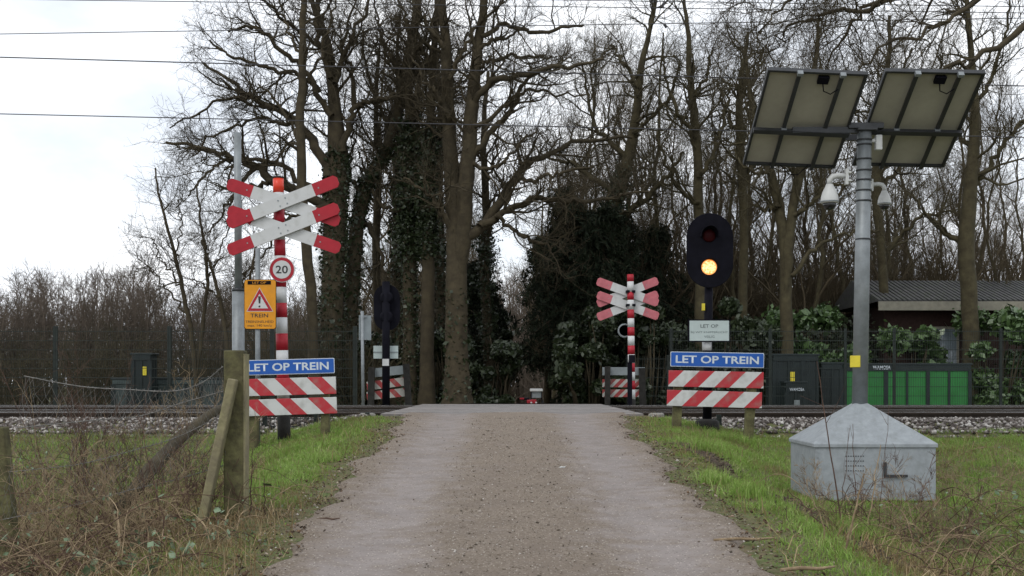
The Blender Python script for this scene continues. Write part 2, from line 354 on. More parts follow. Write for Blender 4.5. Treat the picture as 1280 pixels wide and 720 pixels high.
def road_mat():
    m = bpy.data.materials.new('packed_gravel'); m.use_nodes = True; t = m.node_tree; p = t.nodes['Principled BSDF']; p.inputs['Roughness'].default_value = .85; p.inputs['Specular IOR Level'].default_value = .25
    c = t.nodes.new('ShaderNodeTexCoord'); at = t.nodes.new('ShaderNodeAttribute'); at.attribute_name = 'tone'
    def noise(s, d=8, r=.7):
        n = t.nodes.new('ShaderNodeTexNoise'); n.inputs['Scale'].default_value = s; n.inputs['Detail'].default_value = d; n.inputs['Roughness'].default_value = r; t.links.new(c.outputs['Object'], n.inputs['Vector']); return n.outputs['Fac']
    def mr(v, a, b, c0=0, c1=1):
        n = t.nodes.new('ShaderNodeMapRange'); n.inputs[1].default_value = a; n.inputs[2].default_value = b; n.inputs[3].default_value = c0; n.inputs[4].default_value = c1; t.links.new(v, n.inputs[0]); return n.outputs[0]
    def mix(f, a, b, mode='MIX'):
        n = t.nodes.new('ShaderNodeMix'); n.data_type = 'RGBA'; n.blend_type = mode
        for s, v in (('Factor', f), ('A', a), ('B', b)):
            if isinstance(v, tuple): n.inputs[s].default_value = (*v, 1)
            elif isinstance(v, float): n.inputs[s].default_value = v
            else: t.links.new(v, n.inputs[s])
        return n.outputs['Result']
    # track mask roughened by noise
    ad = t.nodes.new('ShaderNodeMath'); ad.operation = 'ADD'; t.links.new(at.outputs['Fac'], ad.inputs[0]); t.links.new(mr(noise(5), .3, .7, -.5, .5), ad.inputs[1])
    tm = mr(ad.outputs[0], .2, 1.0)
    centre = mix(mr(noise(60, 4), .4, .6), (.145, .115, .087), (.26, .215, .172))
    centre = mix(mr(noise(2.2), .45, .65), centre, (.185, .15, .12))
    tr = mix(mr(noise(3.0), .35, .65), (.18, .155, .142), (.238, .208, .193))
    tr = mix(mr(noise(90, 3), .55, .7, 0, .25), tr, (.19, .17, .16))
    col = mix(tm, centre, tr)
    # pebbles
    vo = t.nodes.new('ShaderNodeTexVoronoi'); vo.inputs['Scale'].default_value = 75; t.links.new(c.outputs['Object'], vo.inputs['Vector'])
    sp = t.nodes.new('ShaderNodeSeparateColor'); t.links.new(vo.outputs['Color'], sp.inputs[0])
    lite = t.nodes.new('ShaderNodeMath'); lite.operation = 'MULTIPLY'; t.links.new(mr(sp.outputs[0], .86, .9), lite.inputs[0]); t.links.new(mr(vo.outputs['Distance'], .45, .3), lite.inputs[1])
    col = mix(lite.outputs[0], col, (.42, .38, .33))
    dk = t.nodes.new('ShaderNodeMath'); dk.operation = 'MULTIPLY'; t.links.new(mr(sp.outputs[1], .86, .9), dk.inputs[0]); t.links.new(mr(vo.outputs['Distance'], .45, .3), dk.inputs[1])
    col = mix(dk.outputs[0], col, (.09, .075, .06))
    t.links.new(col, p.inputs['Base Color'])
    inv = mr(tm, 0, 1, 1.0, .25)
    bp = t.nodes.new('ShaderNodeBump'); bp.inputs['Distance'].default_value = .012; t.links.new(inv, bp.inputs['Strength']); t.links.new(noise(70, 6, .8), bp.inputs['Height'])
    t.links.new(bp.outputs['Normal'], p.inputs['Normal'])
    t.links.new(mr(tm, 0, 1, .95, .62), p.inputs['Roughness'])
    return m
M['road'] = road_mat()
r = mesh_np('dirt_road', V, quads=q, m=M['road'], smooth_=True, attr=np.clip(track_mask(V[:, 0]), 0, 1)); tag(r, kind='structure')
# asphalt crossing deck, laid between the rails
deck = MB()
for y0, y1 in ((16.22, 16.93), (17.08, 18.37), (18.52, 20.83), (20.98, 22.27), (22.42, 23.9)):
    deck.box((.0, (y0 + y1) / 2, -.07), (3.56, y1 - y0, .14))
tag(deck.build('crossing_deck', M['deck'], bevel=.01), kind='structure')
far = MB()
fy = np.concatenate([np.arange(23.92, 30, .4), np.geomspace(30, 160, 24)])
fv = np.array([[x, y, float(road_z(y)) + .004 + (0.03 if abs(x) < 1 else 0)] for y in fy for x in (-1.5, -.9, -.3, .3, .9, 1.5)])
vi = np.arange(len(fv)).reshape(-1, 6); q = np.stack([vi[:-1, :-1], vi[:-1, 1:], vi[1:, 1:], vi[1:, :-1]], -1).reshape(-1, 4)
M['farpath'] = mat('leafy_path', (.10, .07, .045), .95, scale=3, col2=(.17, .13, .085))
tag(mesh_np('forest_path', fv, quads=q, m=M['farpath'], smooth_=True), kind='structure')

# ------------------------------------------------------------------ stones, litter and grass
def stones(name, P, S_, m, seed=1, flat=.6):
    """P (N,3) positions, S_ (N,) sizes -> one mesh of irregular octahedra-like stones"""
    g = np.random.default_rng(seed); N = len(P)
    base = np.array([[1, 0, 0], [.4, .9, 0], [-.7, .7, 0], [-1, -.1, 0], [-.3, -.9, 0], [.7, -.7, 0], [.1, .1, 1], [0, 0, -1]])
    tri = [(i, (i + 1) % 6, 6) for i in range(6)] + [((i + 1) % 6, i, 7) for i in range(6)]
    v = base[None] * (1 + g.uniform(-.3, .3, (N, 8, 3))); v[:, :, 2] *= flat; v[:, :6, 2] += g.uniform(-.3, .3, (N, 6)) * flat
    a = g.uniform(0, 6.28, N); b = g.normal(0, .5, N)
    ca, sa, cb, sb = np.cos(a), np.sin(a), np.cos(b), np.sin(b)
    x, y, z = v[..., 0], v[..., 1], v[..., 2]
    y2 = y * cb[:, None] - z * sb[:, None]; z2 = y * sb[:, None] + z * cb[:, None]
    x3 = x * ca[:, None] - y2 * sa[:, None]; y3 = x * sa[:, None] + y2 * ca[:, None]
    v = np.stack([x3, y3, z2], -1) * S_[:, None, None] + P[:, None]
    t = (np.array(tri)[None] + (np.arange(N) * 8)[:, None, None]).reshape(-1, 3)
    return mesh_np(name, v.reshape(-1, 3), tris=t, m=m, attr=np.repeat(g.uniform(0, 1, N), 8))
def tone_mat(name, stops, rough=.9, spec=.2, noise=None, transl=0.0):
    m = bpy.data.materials.new(name); m.use_nodes = True; t = m.node_tree; p = t.nodes['Principled BSDF']; p.inputs['Roughness'].default_value = rough; p.inputs['Specular IOR Level'].default_value = spec
    at = t.nodes.new('ShaderNodeAttribute'); at.attribute_name = 'tone'; r = t.nodes.new('ShaderNodeValToRGB')
    e = r.color_ramp.elements; e[0].position = stops[0][0]; e[0].color = (*stops[0][1], 1); e[1].position = stops[-1][0]; e[1].color = (*stops[-1][1], 1)
    for s_, c_ in stops[1:-1]: x = e.new(s_); x.color = (*c_, 1)
    src = at.outputs['Fac']
    if noise:
        c = t.nodes.new('ShaderNodeTexCoord'); n = t.nodes.new('ShaderNodeTexNoise'); n.inputs['Scale'].default_value = noise[0]; n.inputs['Detail'].default_value = 5; t.links.new(c.outputs['Object'], n.inputs['Vector'])
        a = t.nodes.new('ShaderNodeMapRange'); a.inputs[1].default_value = .3; a.inputs[2].default_value = .7; a.inputs[3].default_value = -noise[1]; a.inputs[4].default_value = noise[1]; t.links.new(n.outputs['Fac'], a.inputs[0])
        d = t.nodes.new('ShaderNodeMath'); d.operation = 'ADD'; t.links.new(src, d.inputs[0]); t.links.new(a.outputs[0], d.inputs[1]); src = d.outputs[0]
    t.links.new(src, r.inputs['Fac']); t.links.new(r.outputs['Color'], p.inputs['Base Color'])
    if transl:
        tr = t.nodes.new('ShaderNodeBsdfTranslucent'); t.links.new(r.outputs['Color'], tr.inputs['Color']); ms = t.nodes.new('ShaderNodeMixShader'); ms.inputs[0].default_value = transl
        t.links.new(p.outputs[0], ms.inputs[1]); t.links.new(tr.outputs[0], ms.inputs[2]); t.links.new(ms.outputs[0], t.nodes['Material Output'].inputs[0])
    return m
M['ballast'] = tone_mat('ballast_stone', [(0, (.04, .034, .03)), (.4, (.10, .085, .075)), (.75, (.22, .2, .185)), (1, (.5, .48, .45))])
M['pebble'] = tone_mat('pebble', [(0, (.06, .05, .04)), (.4, (.16, .13, .1)), (.8, (.28, .24, .2)), (1, (.55, .52, .48))])
N = 26000
bx = NP.uniform(-11, 11, N); by = NP.uniform(15.55, 23.7, N)
by[:9000] = NP.uniform(15.5, 16.6, 9000); bx[:9000] = NP.uniform(-8, 8, 9000)
k = np.abs(bx) > 1.86; bx, by = bx[k], by[k]
ok = (by > 15.75) | ((np.abs(bx) > 2.1))
bx, by = bx[ok], by[ok]
tag(stones('ballast', np.stack([bx, by, ground_z(bx, by) + .008], -1), NP.uniform(.018, .042, len(bx)), M['ballast'], 2, .75), 'grey and white crushed stone ballast along the railway track', 'ballast', kind='stuff')
N = 18000
Y_ = 4.5 + 11 * NP.uniform(0, 1, N) ** 1.3; X_ = NP.uniform(-1.5, 1.5, N)
k = NP.uniform(0, 1, N) > np.clip(track_mask(X_) * 1.3, 0, 1) * .97; X_, Y_ = X_[k], Y_[k]
sz = np.clip(NP.lognormal(-5.7, .5, len(X_)), .002, .016)
tag(stones('gravel', np.stack([X_, Y_, road_z(Y_) + .03], -1), sz, M['pebble'], 5, .6), 'small loose pebbles scattered over the dirt road', 'gravel', kind='stuff')

def blades(name, P, H, Wd, m, seed, lean=.5, tone=None, droop=.3, label='', cat='grass'):
    g = np.random.default_rng(seed); N = len(P)
    a = g.uniform(0, 6.283, N); l = g.normal(0, lean, N); b = g.uniform(0, 6.283, N)
    side = np.stack([np.cos(a), np.sin(a), 0 * a], -1) * Wd[:, None] / 2
    d = np.stack([np.cos(b) * np.abs(l), np.sin(b) * np.abs(l), 0 * a], -1) * H[:, None]
    up = np.zeros((N, 3)); up[:, 2] = H
    m_ = P + up * .55 + d * .35; tip = P + up * (1 - droop * np.abs(l)[:, None].clip(0, 1)) + d * 1.1
    v = np.stack([P - side, P + side, m_ + side * .8, m_ - side * .8, tip], 1)
    i = (np.arange(N) * 5)[:, None]
    qd = i + np.array([[0, 1, 2, 3]]); tr = i + np.array([[3, 2, 4]])
    if tone is None: tone = g.uniform(0, 1, N)
    o = mesh_np(name, v.reshape(-1, 3), quads=qd, tris=tr, m=m, attr=np.repeat(tone, 5))
    return tag(o, label, cat, kind='stuff')
M['grass'] = tone_mat('grass_blade', [(0, (.2, .15, .075)), (.2, (.23, .22, .08)), (.42, (.165, .26, .05)), (.8, (.215, .35, .065)), (1, (.36, .43, .16))], .6, .25, (1.6, .33), .3)
M['straw'] = tone_mat('straw', [(0, (.11, .07, .035)), (.5, (.24, .17, .085)), (1, (.42, .33, .2))], .8, .2, (2, .2), .2)
def scatter(n, x0, x1, y0, y1, pw=1.4):
    return NP.uniform(x0, x1, n), y0 + (y1 - y0) * NP.uniform(0, 1, n) ** pw
GX, GY = [], []
for x0, x1 in ((-7, -1.25), (1.25, 7)):
    a, b = scatter(210000, x0, x1, 4.8, 15.75, 1.0); GX.append(a); GY.append(b)
GX = np.concatenate(GX); GY = np.concatenate(GY)
vis = np.abs(GX) < GY * .455 + .3
GX, GY = GX[vis], GY[vis]
def edge_d(X, Y):
    return np.where(X < 0, road_edge(Y, -1) - X, X - road_edge(Y, 1))
ed = edge_d(GX, GY)
rut = np.exp(-((GX - 2.05 + .08 * (GY - 9.5)) / .14) ** 2) * smooth(6.6, 7.6, GY) * (1 - smooth(12, 13, GY)) * (GX > 0)
patch = vnoise(GX, GY, 2.2, 21) + .6 * vnoise(GX, GY, 6, 22)
dens = smooth(-.02, .22, ed + .12 * vnoise(GX, GY, 3, 23)) * (1 - .97 * smooth(.3, .6, rut)) * (.55 + .45 * smooth(-.6, .1, patch))
# the left foreground and the strip by the concrete box are rank dead growth
dead = np.maximum(smooth(.4, 1.0, (9.4 - GY) / 1.5) * (GX < 0) * smooth(-1.45, -1.75, GX), smooth(.3, 1.0, (8.6 - GY) / 1.2) * (GX > 2.1))
dead = np.maximum(dead, (GX < -2.5) * (GY < 11.5) * .8)
k = NP.uniform(0, 1, len(GX)) < dens * (1 - .4 * dead)
gx, gy, pt, dd, e2 = GX[k], GY[k], patch[k], dead[k], ed[k]
H = (.022 + .036 * NP.uniform(0, 1, len(gx)) ** 1.5) * (1 + .55 * smooth(-.2, .6, pt)) * (.35 + .65 * smooth(0, .5, e2)) * 1.1
tn = np.clip(.46 + .22 * NP.normal(0, 1, len(gx)) + .18 * pt - .4 * dd - .25 * (1 - smooth(0, .45, e2)), 0, 1)
blades('grass', np.stack([gx, gy, ground_z(gx, gy) - .004], -1), H, .0035 + .0035 * NP.uniform(0, 1, len(gx)), M['grass'], 31, .95, tn, label='short green winter grass on the verges beside the dirt road')
a, b = scatter(52000, -6, 6.5, 4.8, 15.7, .9); ed = edge_d(a, b)
k = (ed > .0) & (np.abs(a) < b * .455 + .3); a, b = a[k], b[k]
dead2 = np.maximum(smooth(.2, 1.0, (9.6 - b) / 1.5) * (a < 0), smooth(.2, 1.0, (8.8 - b) / 1.2) * (a > 1.95)); dead2 = np.maximum(dead2, (a < -2.4) * (b < 12) * .9); dead2 = np.maximum(dead2, .08 + .25 * smooth(.2, .7, vnoise(a, b, 1.5, 44)))
k = NP.uniform(0, 1, len(a)) < dead2; a, b = a[k], b[k]
blades('dead_grass', np.stack([a, b, ground_z(a, b)], -1), NP.uniform(.04, .2, len(a)), NP.uniform(.003, .006, len(a)), M['straw'], 33, 1.1, label='tangled dead straw coloured grass and stalks in the foreground verges')
# fallen leaves and mud crumbs along the road edges
N = 2600; b = 4.8 + 11 * NP.uniform(0, 1, N) ** 1.2; s_ = np.where(NP.uniform(0, 1, N) < .5, -1, 1)
e = np.abs(NP.normal(.08, .22, N)); a = np.where(s_ < 0, road_edge(b, -1) - e + .1, road_edge(b, 1) + e - .1)
M['litter'] = tone_mat('fallen_leaf', [(0, (.03, .02, .014)), (.6, (.09, .055, .032)), (.9, (.2, .13, .08)), (1, (.4, .34, .27))], .8)
tag(stones('leaf_litter', np.stack([a, b, np.maximum(ground_z(a, b), road_z(b)*(np.abs(a)<1.5) + ground_z(a,b)*(np.abs(a)>=1.5)) + .016], -1), NP.uniform(.004, .014, N), M['litter'], 8, .3), 'brown fallen leaves and mud crumbs along both road edges', 'leaf litter', kind='stuff')
N = 2600; b = NP.uniform(7.0, 12.6, N); a = 2.05 - .08 * (b - 9.5) + NP.normal(0, .08, N)
tag(stones('mud', np.stack([a, b, ground_z(a, b) + .004], -1), NP.uniform(.008, .026, N), M['mud'], 9, .5), 'churned dark mud in the rut across the right verge', 'mud', kind='stuff')

# ------------------------------------------------------------------ railway
for i, (ya, yb, nm, lb) in enumerate(((17.0, 18.44, 'railway_track', 'near railway track with worn steel rails on ballast'), (20.9, 22.34, 'railway_track', 'far railway track behind the first, rails set in ballast'))):
    t = empty(nm, (0, (ya + yb) / 2, -.15), lb, 'railway track', 'railway tracks over the crossing')
    for yy in (ya, yb):
        y = yy - t.location.y
        b = MB(); b.box((0, y, .012), (60, .14, .02)); b.box((0, y, .07), (60, .018, .1)); b.box((0, y, .135), (60, .07, .03)); b.box((0, y, .1515), (60, .06, .006), mi=1)
        b.build('rail', [M['rail'], M['railtop']], t)
    k = 0; x = -14.7
    while x < 15:
        if abs(x) > 2: MB().box((x, 0, -.03), (.25, 2.5, .1), taper=.93).build('sleeper', M['concrete'], t)
        x += .6
for i, (px, X, lb) in enumerate(((0, 1.93, 'small pale concrete block at the right edge of the crossing'), (0, -1.93, 'small pale concrete block at the left edge of the crossing'))):
    tag(MB().box((X, 16.05, -.06), (.22, .34, .14), Matrix.Rotation(.2 * (i * 2 - 1), 3, 'Z'), taper=.85).build('concrete_block', M['concrete'], bevel=.02), lb, 'concrete block')

# ------------------------------------------------------------------ crossing signs
def bands(bs, r0, r1, zb, n=20):
    """striped pole mesh: list of (z0, z1, matindex)"""
    b = MB(); zt = bs[0][1]
    for z0, z1, mi in bs:
        ra = r0 + (r1 - r0) * (z0 - zb) / (zt - zb); rb = r0 + (r1 - r0) * (z1 - zb) / (zt - zb)
        b.tube([(0, 0, z0), (0, 0, z1)], [ra, rb], n, mi)
    return b
def arm_poly(hl, hw, c=.035):
    return [(-hl, -hw + c), (-hl, hw - c), (-hl + c, hw), (hl - c, hw), (hl, hw - c), (hl, -hw + c), (hl - c, -hw), (-hl + c, -hw)]
def seg_poly(x0, x1, hw, cl=0, cr_=0):
    return [(x0, -hw + cl), (x0, hw - cl), (x0 + cl, hw), (x1 - cr_, hw), (x1, hw - cr_), (x1, -hw + cr_), (x1 - cr_, -hw), (x0 + cl, -hw)] if cl or cr_ else [(x0, -hw), (x0, hw), (x1, hw), (x1, -hw)]
def add_arm(parent, cx, cz, y, ang, hl, hw, red, redm, whitem, dots=True):
    b = MB(); th = .014
    b.prism(seg_poly(-hl + red, hl - red, hw), -th, th, 0)
    pl = [(-hl, -hw + .035), (-hl, hw - .035), (-hl + .035, hw), (-hl + red, hw), (-hl + red, -hw), (-hl + .035, -hw)]
    b.prism(pl, -th - .001, th + .001, 1); b.prism([(-x, z) for x, z in pl][::-1], -th - .001, th + .001, 1)
    if dots:
        for x, z in ((-.045, .035), (.045, .035), (-.045, -.035), (.045, -.035)): b.prism(off(circ(.009, 8), x, z), -th - .006, -th, 2)
    for x in (-hl + red * .8, hl - red * .8): b.prism(off(circ(.009, 8), x, 0), -th - .005, -th, 2)
    return b.build('arm', [whitem, redm, M['greyback']], parent, (cx, y, cz), (0, -ang, 0))
# near cross ----------------------------------------------------------
Y0 = 14.4; s0 = F / Y0
def zz(py, Y=Y0): return ZC - (py - 480) * Y / F
gz = float(ground_z(-2.7, Y0)) - .1
cs = empty('crossing_sign', ((355.5 - 640) / s0, Y0, gz), 'near red and white double cross on a striped post, beside the orange sign', 'crossing sign', rot=(0, R(-1.3), 0))
bd = [223, 241, 262, 281, 300, 320, 339, 359, 379, 397, 417, 438, 458, 478, 498, 517]
bs = [(zz(bd[i + 1]) - gz, zz(bd[i]) - gz, [1, 0][i % 2]) for i in range(len(bd) - 1)]
bs[0] = (bs[0][0], bs[0][1], 2)
pole = bands(bs, .075, .064, 0); pole.tube([(0, 0, 0), (0, 0, zz(517) - gz)], .078, 20, 3)
pole.tube([(0, 0, bs[0][1]), (0, 0, bs[0][1] + .02)], .067, 20, 3)
pole.build('post', [M['white'], M['red'], M['redrefl'], M['darkpost']], cs)
for cz, (yb, yf) in ((255, (-.10, -.14)), (288.5, (-.10, -.14))):
    add_arm(cs, .075, zz(cz) - gz, yb, R(-20.2), .705, .074, .31, M['red'], M['white'], False)
    add_arm(cs, .075, zz(cz) - gz, yf, R(20.2), .705, .074, .31, M['red'], M['white'])
for cz in (250, 262, 283, 296):
    MB().tube([(0, -.09, zz(cz) - gz), (0, .02, zz(cz) - gz)], .03, 8).build('bracket', M['galv'], cs)
# speed sign
sp = empty('speed_sign', ((352.5 - 640) * (Y0 - .1) / F, Y0 - .1, zz(338)), 'small round white sign with red ring reading 20 on the near striped post', 'speed sign')
b = MB(); b.prism(circ(.152), -.006, .006, 0); b.prism(circ(.145), -.009, -.006, 1); b.prism(circ(.108), -.012, -.009, 0)
b.build('disc', [M['white'], M['red']], sp)
text('20', .145, .095, (0, -.0135, 0), M['blackletter'], sp, .015)
MB().box((0, .03, 0), (.06, .06, .04)).build('clamp', M['galv'], sp)
# orange warning sign on thin pole
Yo = 14.15
og = empty('warning_sign', ((321.5 - 640) * Yo / F, Yo, float(ground_z(-2.8, Yo)) - .05), 'orange sign with red triangle and exclamation mark on a thin grey pole', 'warning sign')
oz = og.location.z
MB().tube([(0, .03, 0), (0, .03, zz(310, Yo) - oz)], .03, 14).build('pole', M['galv'], og)
cxo = (325.5 - 321.5) * Yo / F; cz = zz(380.5, Yo) - oz; sw, sh = 39 * Yo / F, 61 * Yo / F
b = MB(); b.prism(rect_round(sw + .012, sh + .012, .03), -.012, -.004, 1, (cxo, 0, cz)); b.prism(rect_round(sw, sh, .027), -.016, -.012, 0, (cxo, 0, cz))
b.build('plate', [M['orange'], M['black']], og)
def P_(px, py): return ((px - 321.5) * Yo / F, zz(py, Yo) - oz)
b = MB(); b.prism([P_(308.5, 389.5), P_(324.8, 359.5), P_(342, 389.5)], -.0175, -.016, 0)
b.prism([P_(309.5, 388.8), P_(324.8, 361), P_(341, 388.8)], -.019, -.0175, 1); b.prism([P_(314.5, 385.6), P_(324.8, 367.5), P_(335.5, 385.6)], -.0205, -.019, 0)
b.prism([P_(323.2, 370.5), P_(326.4, 370.5), P_(325.9, 379.5), P_(323.9, 379.5)], -.022, -.0205, 2)
x_, z_ = P_(324.8, 383.2); b.prism(off(circ(.012, 12), x_, z_), -.022, -.0205, 2)
b.build('warning_triangle', [M['white'], M['red'], M['blackletter']], og)
b = MB(); x0_, z0_ = P_(324.5, 353.5); b.box((x0_, -.018, z0_), (29 * Yo / F, .003, 4.6 * Yo / F)); b.build('header_strip', M['black'], og)
text('LET OP', 17 * Yo / F, 2.8 * Yo / F, (x0_, -.0202, z0_), M['orange'], og)
x_, z_ = P_(324.5, 394.4); text('TREIN', 22 * Yo / F, 4.8 * Yo / F, (x_, -.0175, z_), M['blackletter'], og, .01)
x_, z_ = P_(324.8, 402.2); text('TREINSNELHEID', 35 * Yo / F, 3 * Yo / F, (x_, -.0175, z_), M['blackletter'], og)
x_, z_ = P_(324.8, 406.9); text('max. 140 km/u', 30 * Yo / F, 3 * Yo / F, (x_, -.0175, z_), M['blackletter'], og)
# barrier boards -------------------------------------------------------
def barrier(Yb, pxc, legs, blue, boards, stripe, tilt, label, lettering=True, bw=1.14, legmat='wood'):
    Xc = (pxc - 640) * Yb / F; gz = float(ground_z(Xc, Yb)) - .1
    t = empty('barrier_board', (Xc, Yb, gz), label, 'barrier board')
    for (px, pyt, ln, wd) in legs:
        X = (px - 640) * Yb / F - Xc; top = zz(pyt, Yb) - gz; g2 = float(ground_z(X + Xc, Yb)) - gz - .12
        bb = MB(); bb.bar((X + ln, .075, g2), (X, .075, top), wd, .11); bb.build('leg', M[legmat], t, bevel=.012)
    bz = zz(blue[1], Yb) - gz; bx_ = (blue[0] - 640) * Yb / F - Xc
    o = MB().prism(rect_round(blue[2], blue[3], .012, 3), -.004, .004, 1).prism(rect_round(blue[2] - .016, blue[3] - .016, .01, 3), -.007, -.004, 0).build('name_board', [M['blue'], M['letter']], t, (bx_, 0, bz), (0, R(tilt), 0))
    if lettering: text('LET OP TREIN', blue[4], blue[3] * .52, (0, -.0085, 0), M['letter'], o, .022)
    for (px, py, wd, ht, tl) in boards:
        MB().box((0, 0, 0), (wd, .03, ht)).build('striped_board', stripe, t, ((px - 640) * Yb / F - Xc, 0, zz(py, Yb) - gz), (0, R(tl), 0), bevel=.004)
    return t
sR = stripes('stripes_leaning_right', .373, -.67, -1.0, .485)
sL = stripes('stripes_leaning_left', .373, .318, 1.0, .47)
Yb = 14.4; k = Yb / F
barrier(Yb, 893, [(941, 480, -.05, .105), (849, 480, -.03, .095)], (896.5, 449.7, 117 * k, 18.6 * k, 104 * k), [(895, 474.2, 118.5 * k, 20.3 * k, 1.2), (893, 498.8, 118.5 * k, 20 * k, 1.55)], sR, 1.0, 'blue LET OP TREIN sign with two red and white striped boards right of the road')
Yb = 13.9; k = Yb / F
barrier(Yb, 361, [(405.5, 480, 0, .1), (315, 480, 0, .12)], (360.5, 458.4, 115.5 * k, 19 * k, 101 * k), [(360.5, 483.2, 119 * k, 21.5 * k, -1.6), (361, 508.4, 120 * k, 20.5 * k, -1.9)], sL, -1.5, 'blue LET OP TREIN sign with two red and white striped boards left of the road')

# warning light (right, near) ------------------------------------------
def stadium(w_, h_, n=16):
    r_ = w_ / 2; p = []
    for cz, a0 in ((h_ / 2 - r_, 0), (-h_ / 2 + r_, 180)):
        for k in range(n + 1): a = R(a0 + 180 * k / n); p.append((r_ * math.cos(a), cz + r_ * math.sin(a)))
    return p[::-1]
def emis(name, c1, c2, st):
    m = bpy.data.materials.new(name); m.use_nodes = True; t = m.node_tree; p = t.nodes['Principled BSDF']
    c = t.nodes.new('ShaderNodeTexCoord'); v = t.nodes.new('ShaderNodeTexVoronoi'); v.inputs['Scale'].default_value = 48; t.links.new(c.outputs['Object'], v.inputs['Vector'])
    r_ = t.nodes.new('ShaderNodeValToRGB'); r_.color_ramp.elements[0].position = .25; r_.color_ramp.elements[1].position = .75; r_.color_ramp.elements[0].color = (*c1, 1); r_.color_ramp.elements[1].color = (*c2, 1)
    t.links.new(v.outputs['Distance'], r_.inputs['Fac']); t.links.new(r_.outputs['Color'], p.inputs['Emission Color']); p.inputs['Emission Strength'].default_value = st; p.inputs['Base Color'].default_value = (.8, .5, .2, 1)
    return m
M['lit'] = emis('lit_lens', (1, .8, .42), (.8, .25, .03), 1.05)
M['litrim'] = emis('lit_rim', (.8, .22, .02), (.6, .12, .01), .6)
def warning_light(px, Ya, front, label, s):
    gz = float(ground_z((px - 640) * Ya / F, Ya)) - .06
    t = empty('warning_light', ((px - 640) * Ya / F, Ya, gz), label, 'warning light')
    return t, gz
Ya = 15.0; k = Ya / F
wl, gz = warning_light(884, Ya, True, 'black oval warning light with its lower amber lamp lit, right of the road', 1)
MB().tube([(0, 0, .05), (.02, 0, zz(350, Ya) - gz)], [.058, .052], 14).build('post', M['black'], wl)
MB().tube([(0, 0, zz(438, Ya) - gz), (0, 0, zz(427.6, Ya) - gz)], .0635, 14).build('white_band', M['white'], wl)
MB().box((-.055, -.04, zz(384, Ya) - gz), (.035, .05, .085)).build('yellow_tag', M['yellow'], wl)
b = MB(); b.lathe([(.16, 0), (.15, .12), (.09, .15)], 8, (0, 0, .02)); b.build('base', M['darkpost'], wl)
bc = ((886 - 884) * k, -.08, zz(314, Ya) - gz)
MB().prism(stadium(58 * k, 93 * k), -.01, .01).build('backboard', M['black'], wl, bc, bevel=.006)
MB().box((bc[0], .0, bc[2]), (.2, .13, .62)).build('housing', M['black'], wl, bevel=.02)
for py, mm, nm in ((295.5, 'lens', 'red_lens'), (334.8, 'lit', 'lit_lens')):
    x_, z_ = (884.8 - 884) * k, zz(py, Ya) - gz
    lens = MB().lathe([(.085, -.095), (.07, -.108), (.03, -.117), (.006, -.119)], 24, (x_, 0, z_), axis='Y').build(nm, M[mm], wl)
    b = MB()
    if nm == 'lit_lens': b.lathe([(.097, -.093), (.097, -.100), (.086, -.1005), (.086, -.094)], 24, (x_, 0, z_), axis='Y'); b.build('lens_rim', M['litrim'], lens)
    v = []; n = 18; rr = .112                       # visor: a curved hood above the lens
    for y in (-.09, -.26 if nm == 'red_lens' else -.19):
        for j in range(n + 1):
            a = R(200) * (j / n) - R(10)
            for rr_ in (rr, rr - .008): v.append((x_ + rr_ * math.cos(a), y if not (y < -.15) else y + .07 * abs(math.cos(a)), z_ + rr_ * math.sin(a)))
    q_ = []
    m2 = 2 * (n + 1)
    for j in range(n):
        q_ += [(2 * j, 2 * j + 2, m2 + 2 * j + 2, m2 + 2 * j), (2 * j + 1, m2 + 2 * j + 1, m2 + 2 * j + 3, 2 * j + 3), (m2 + 2 * j, m2 + 2 * j + 2, m2 + 2 * j + 3, m2 + 2 * j + 1)]
    MB().add(v, q_, 0, True).build('visor', M['black'], wl)
ps = empty('text_plate', ((885 - 640) * k, Ya - .09, zz(413.8, Ya)), 'white rectangular plate with grey writing under the lit warning light', 'text plate')
MB().box((0, 0, 0), (52.5 * k, .012, 28 * k)).build('frame', M['black'], ps); MB().box((0, -.008, 0), (49 * k, .006, 25 * k)).build('plate', M['plate'], ps)
text('LET OP', 22 * k, 4.3 * k, (0, -.0125, 5.8 * k), M['greyletter'], ps, .012)
text('BIJ WIT KNIPPERLICHT', 46 * k, 2.9 * k, (0, -.0125, -2.2 * k), M['greyletter'], ps)
text('VEILIG', 13 * k, 2.9 * k, (0, -.0125, -7.4 * k), M['greyletter'], ps)

# far warning light (seen from behind) ---------------------------------
Ya = 24.3; k = Ya / F
wl2, gz = warning_light(482.5, Ya, False, 'black oval warning light seen from behind, across the tracks at left', .6)
MB().tube([(0, 0, 0), (0, 0, zz(352, Ya) - gz)], .078, 12).build('post', M['black'], wl2)
MB().box((0, -.005, zz(453, Ya) - gz), (.13, .16, .14)).build('white_band', M['white'], wl2)
MB().prism(stadium(33 * k, 58 * k), .08, .1).build('backboard', M['black'], wl2, (.01, 0, zz(384, Ya) - gz))
for py in (372, 396): MB().lathe([(.13, .08), (.13, -.04), (.09, -.07)], 16, (.01, 0, zz(py, Ya) - gz), axis='Y').build('lamp_housing', M['black'], wl2)
p2 = empty('text_plate', ((481.5 - 640) * k, Ya + .12, zz(440, Ya)), 'pale grey back of a small plate on the far warning light post', 'text plate')
MB().box((0, 0, 0), (31 * k, .02, 16 * k)).build('plate', M['plate'], p2); MB().box((0, -.016, 0), (31 * k, .01, .02)).build('brace', M['greyback'], p2)
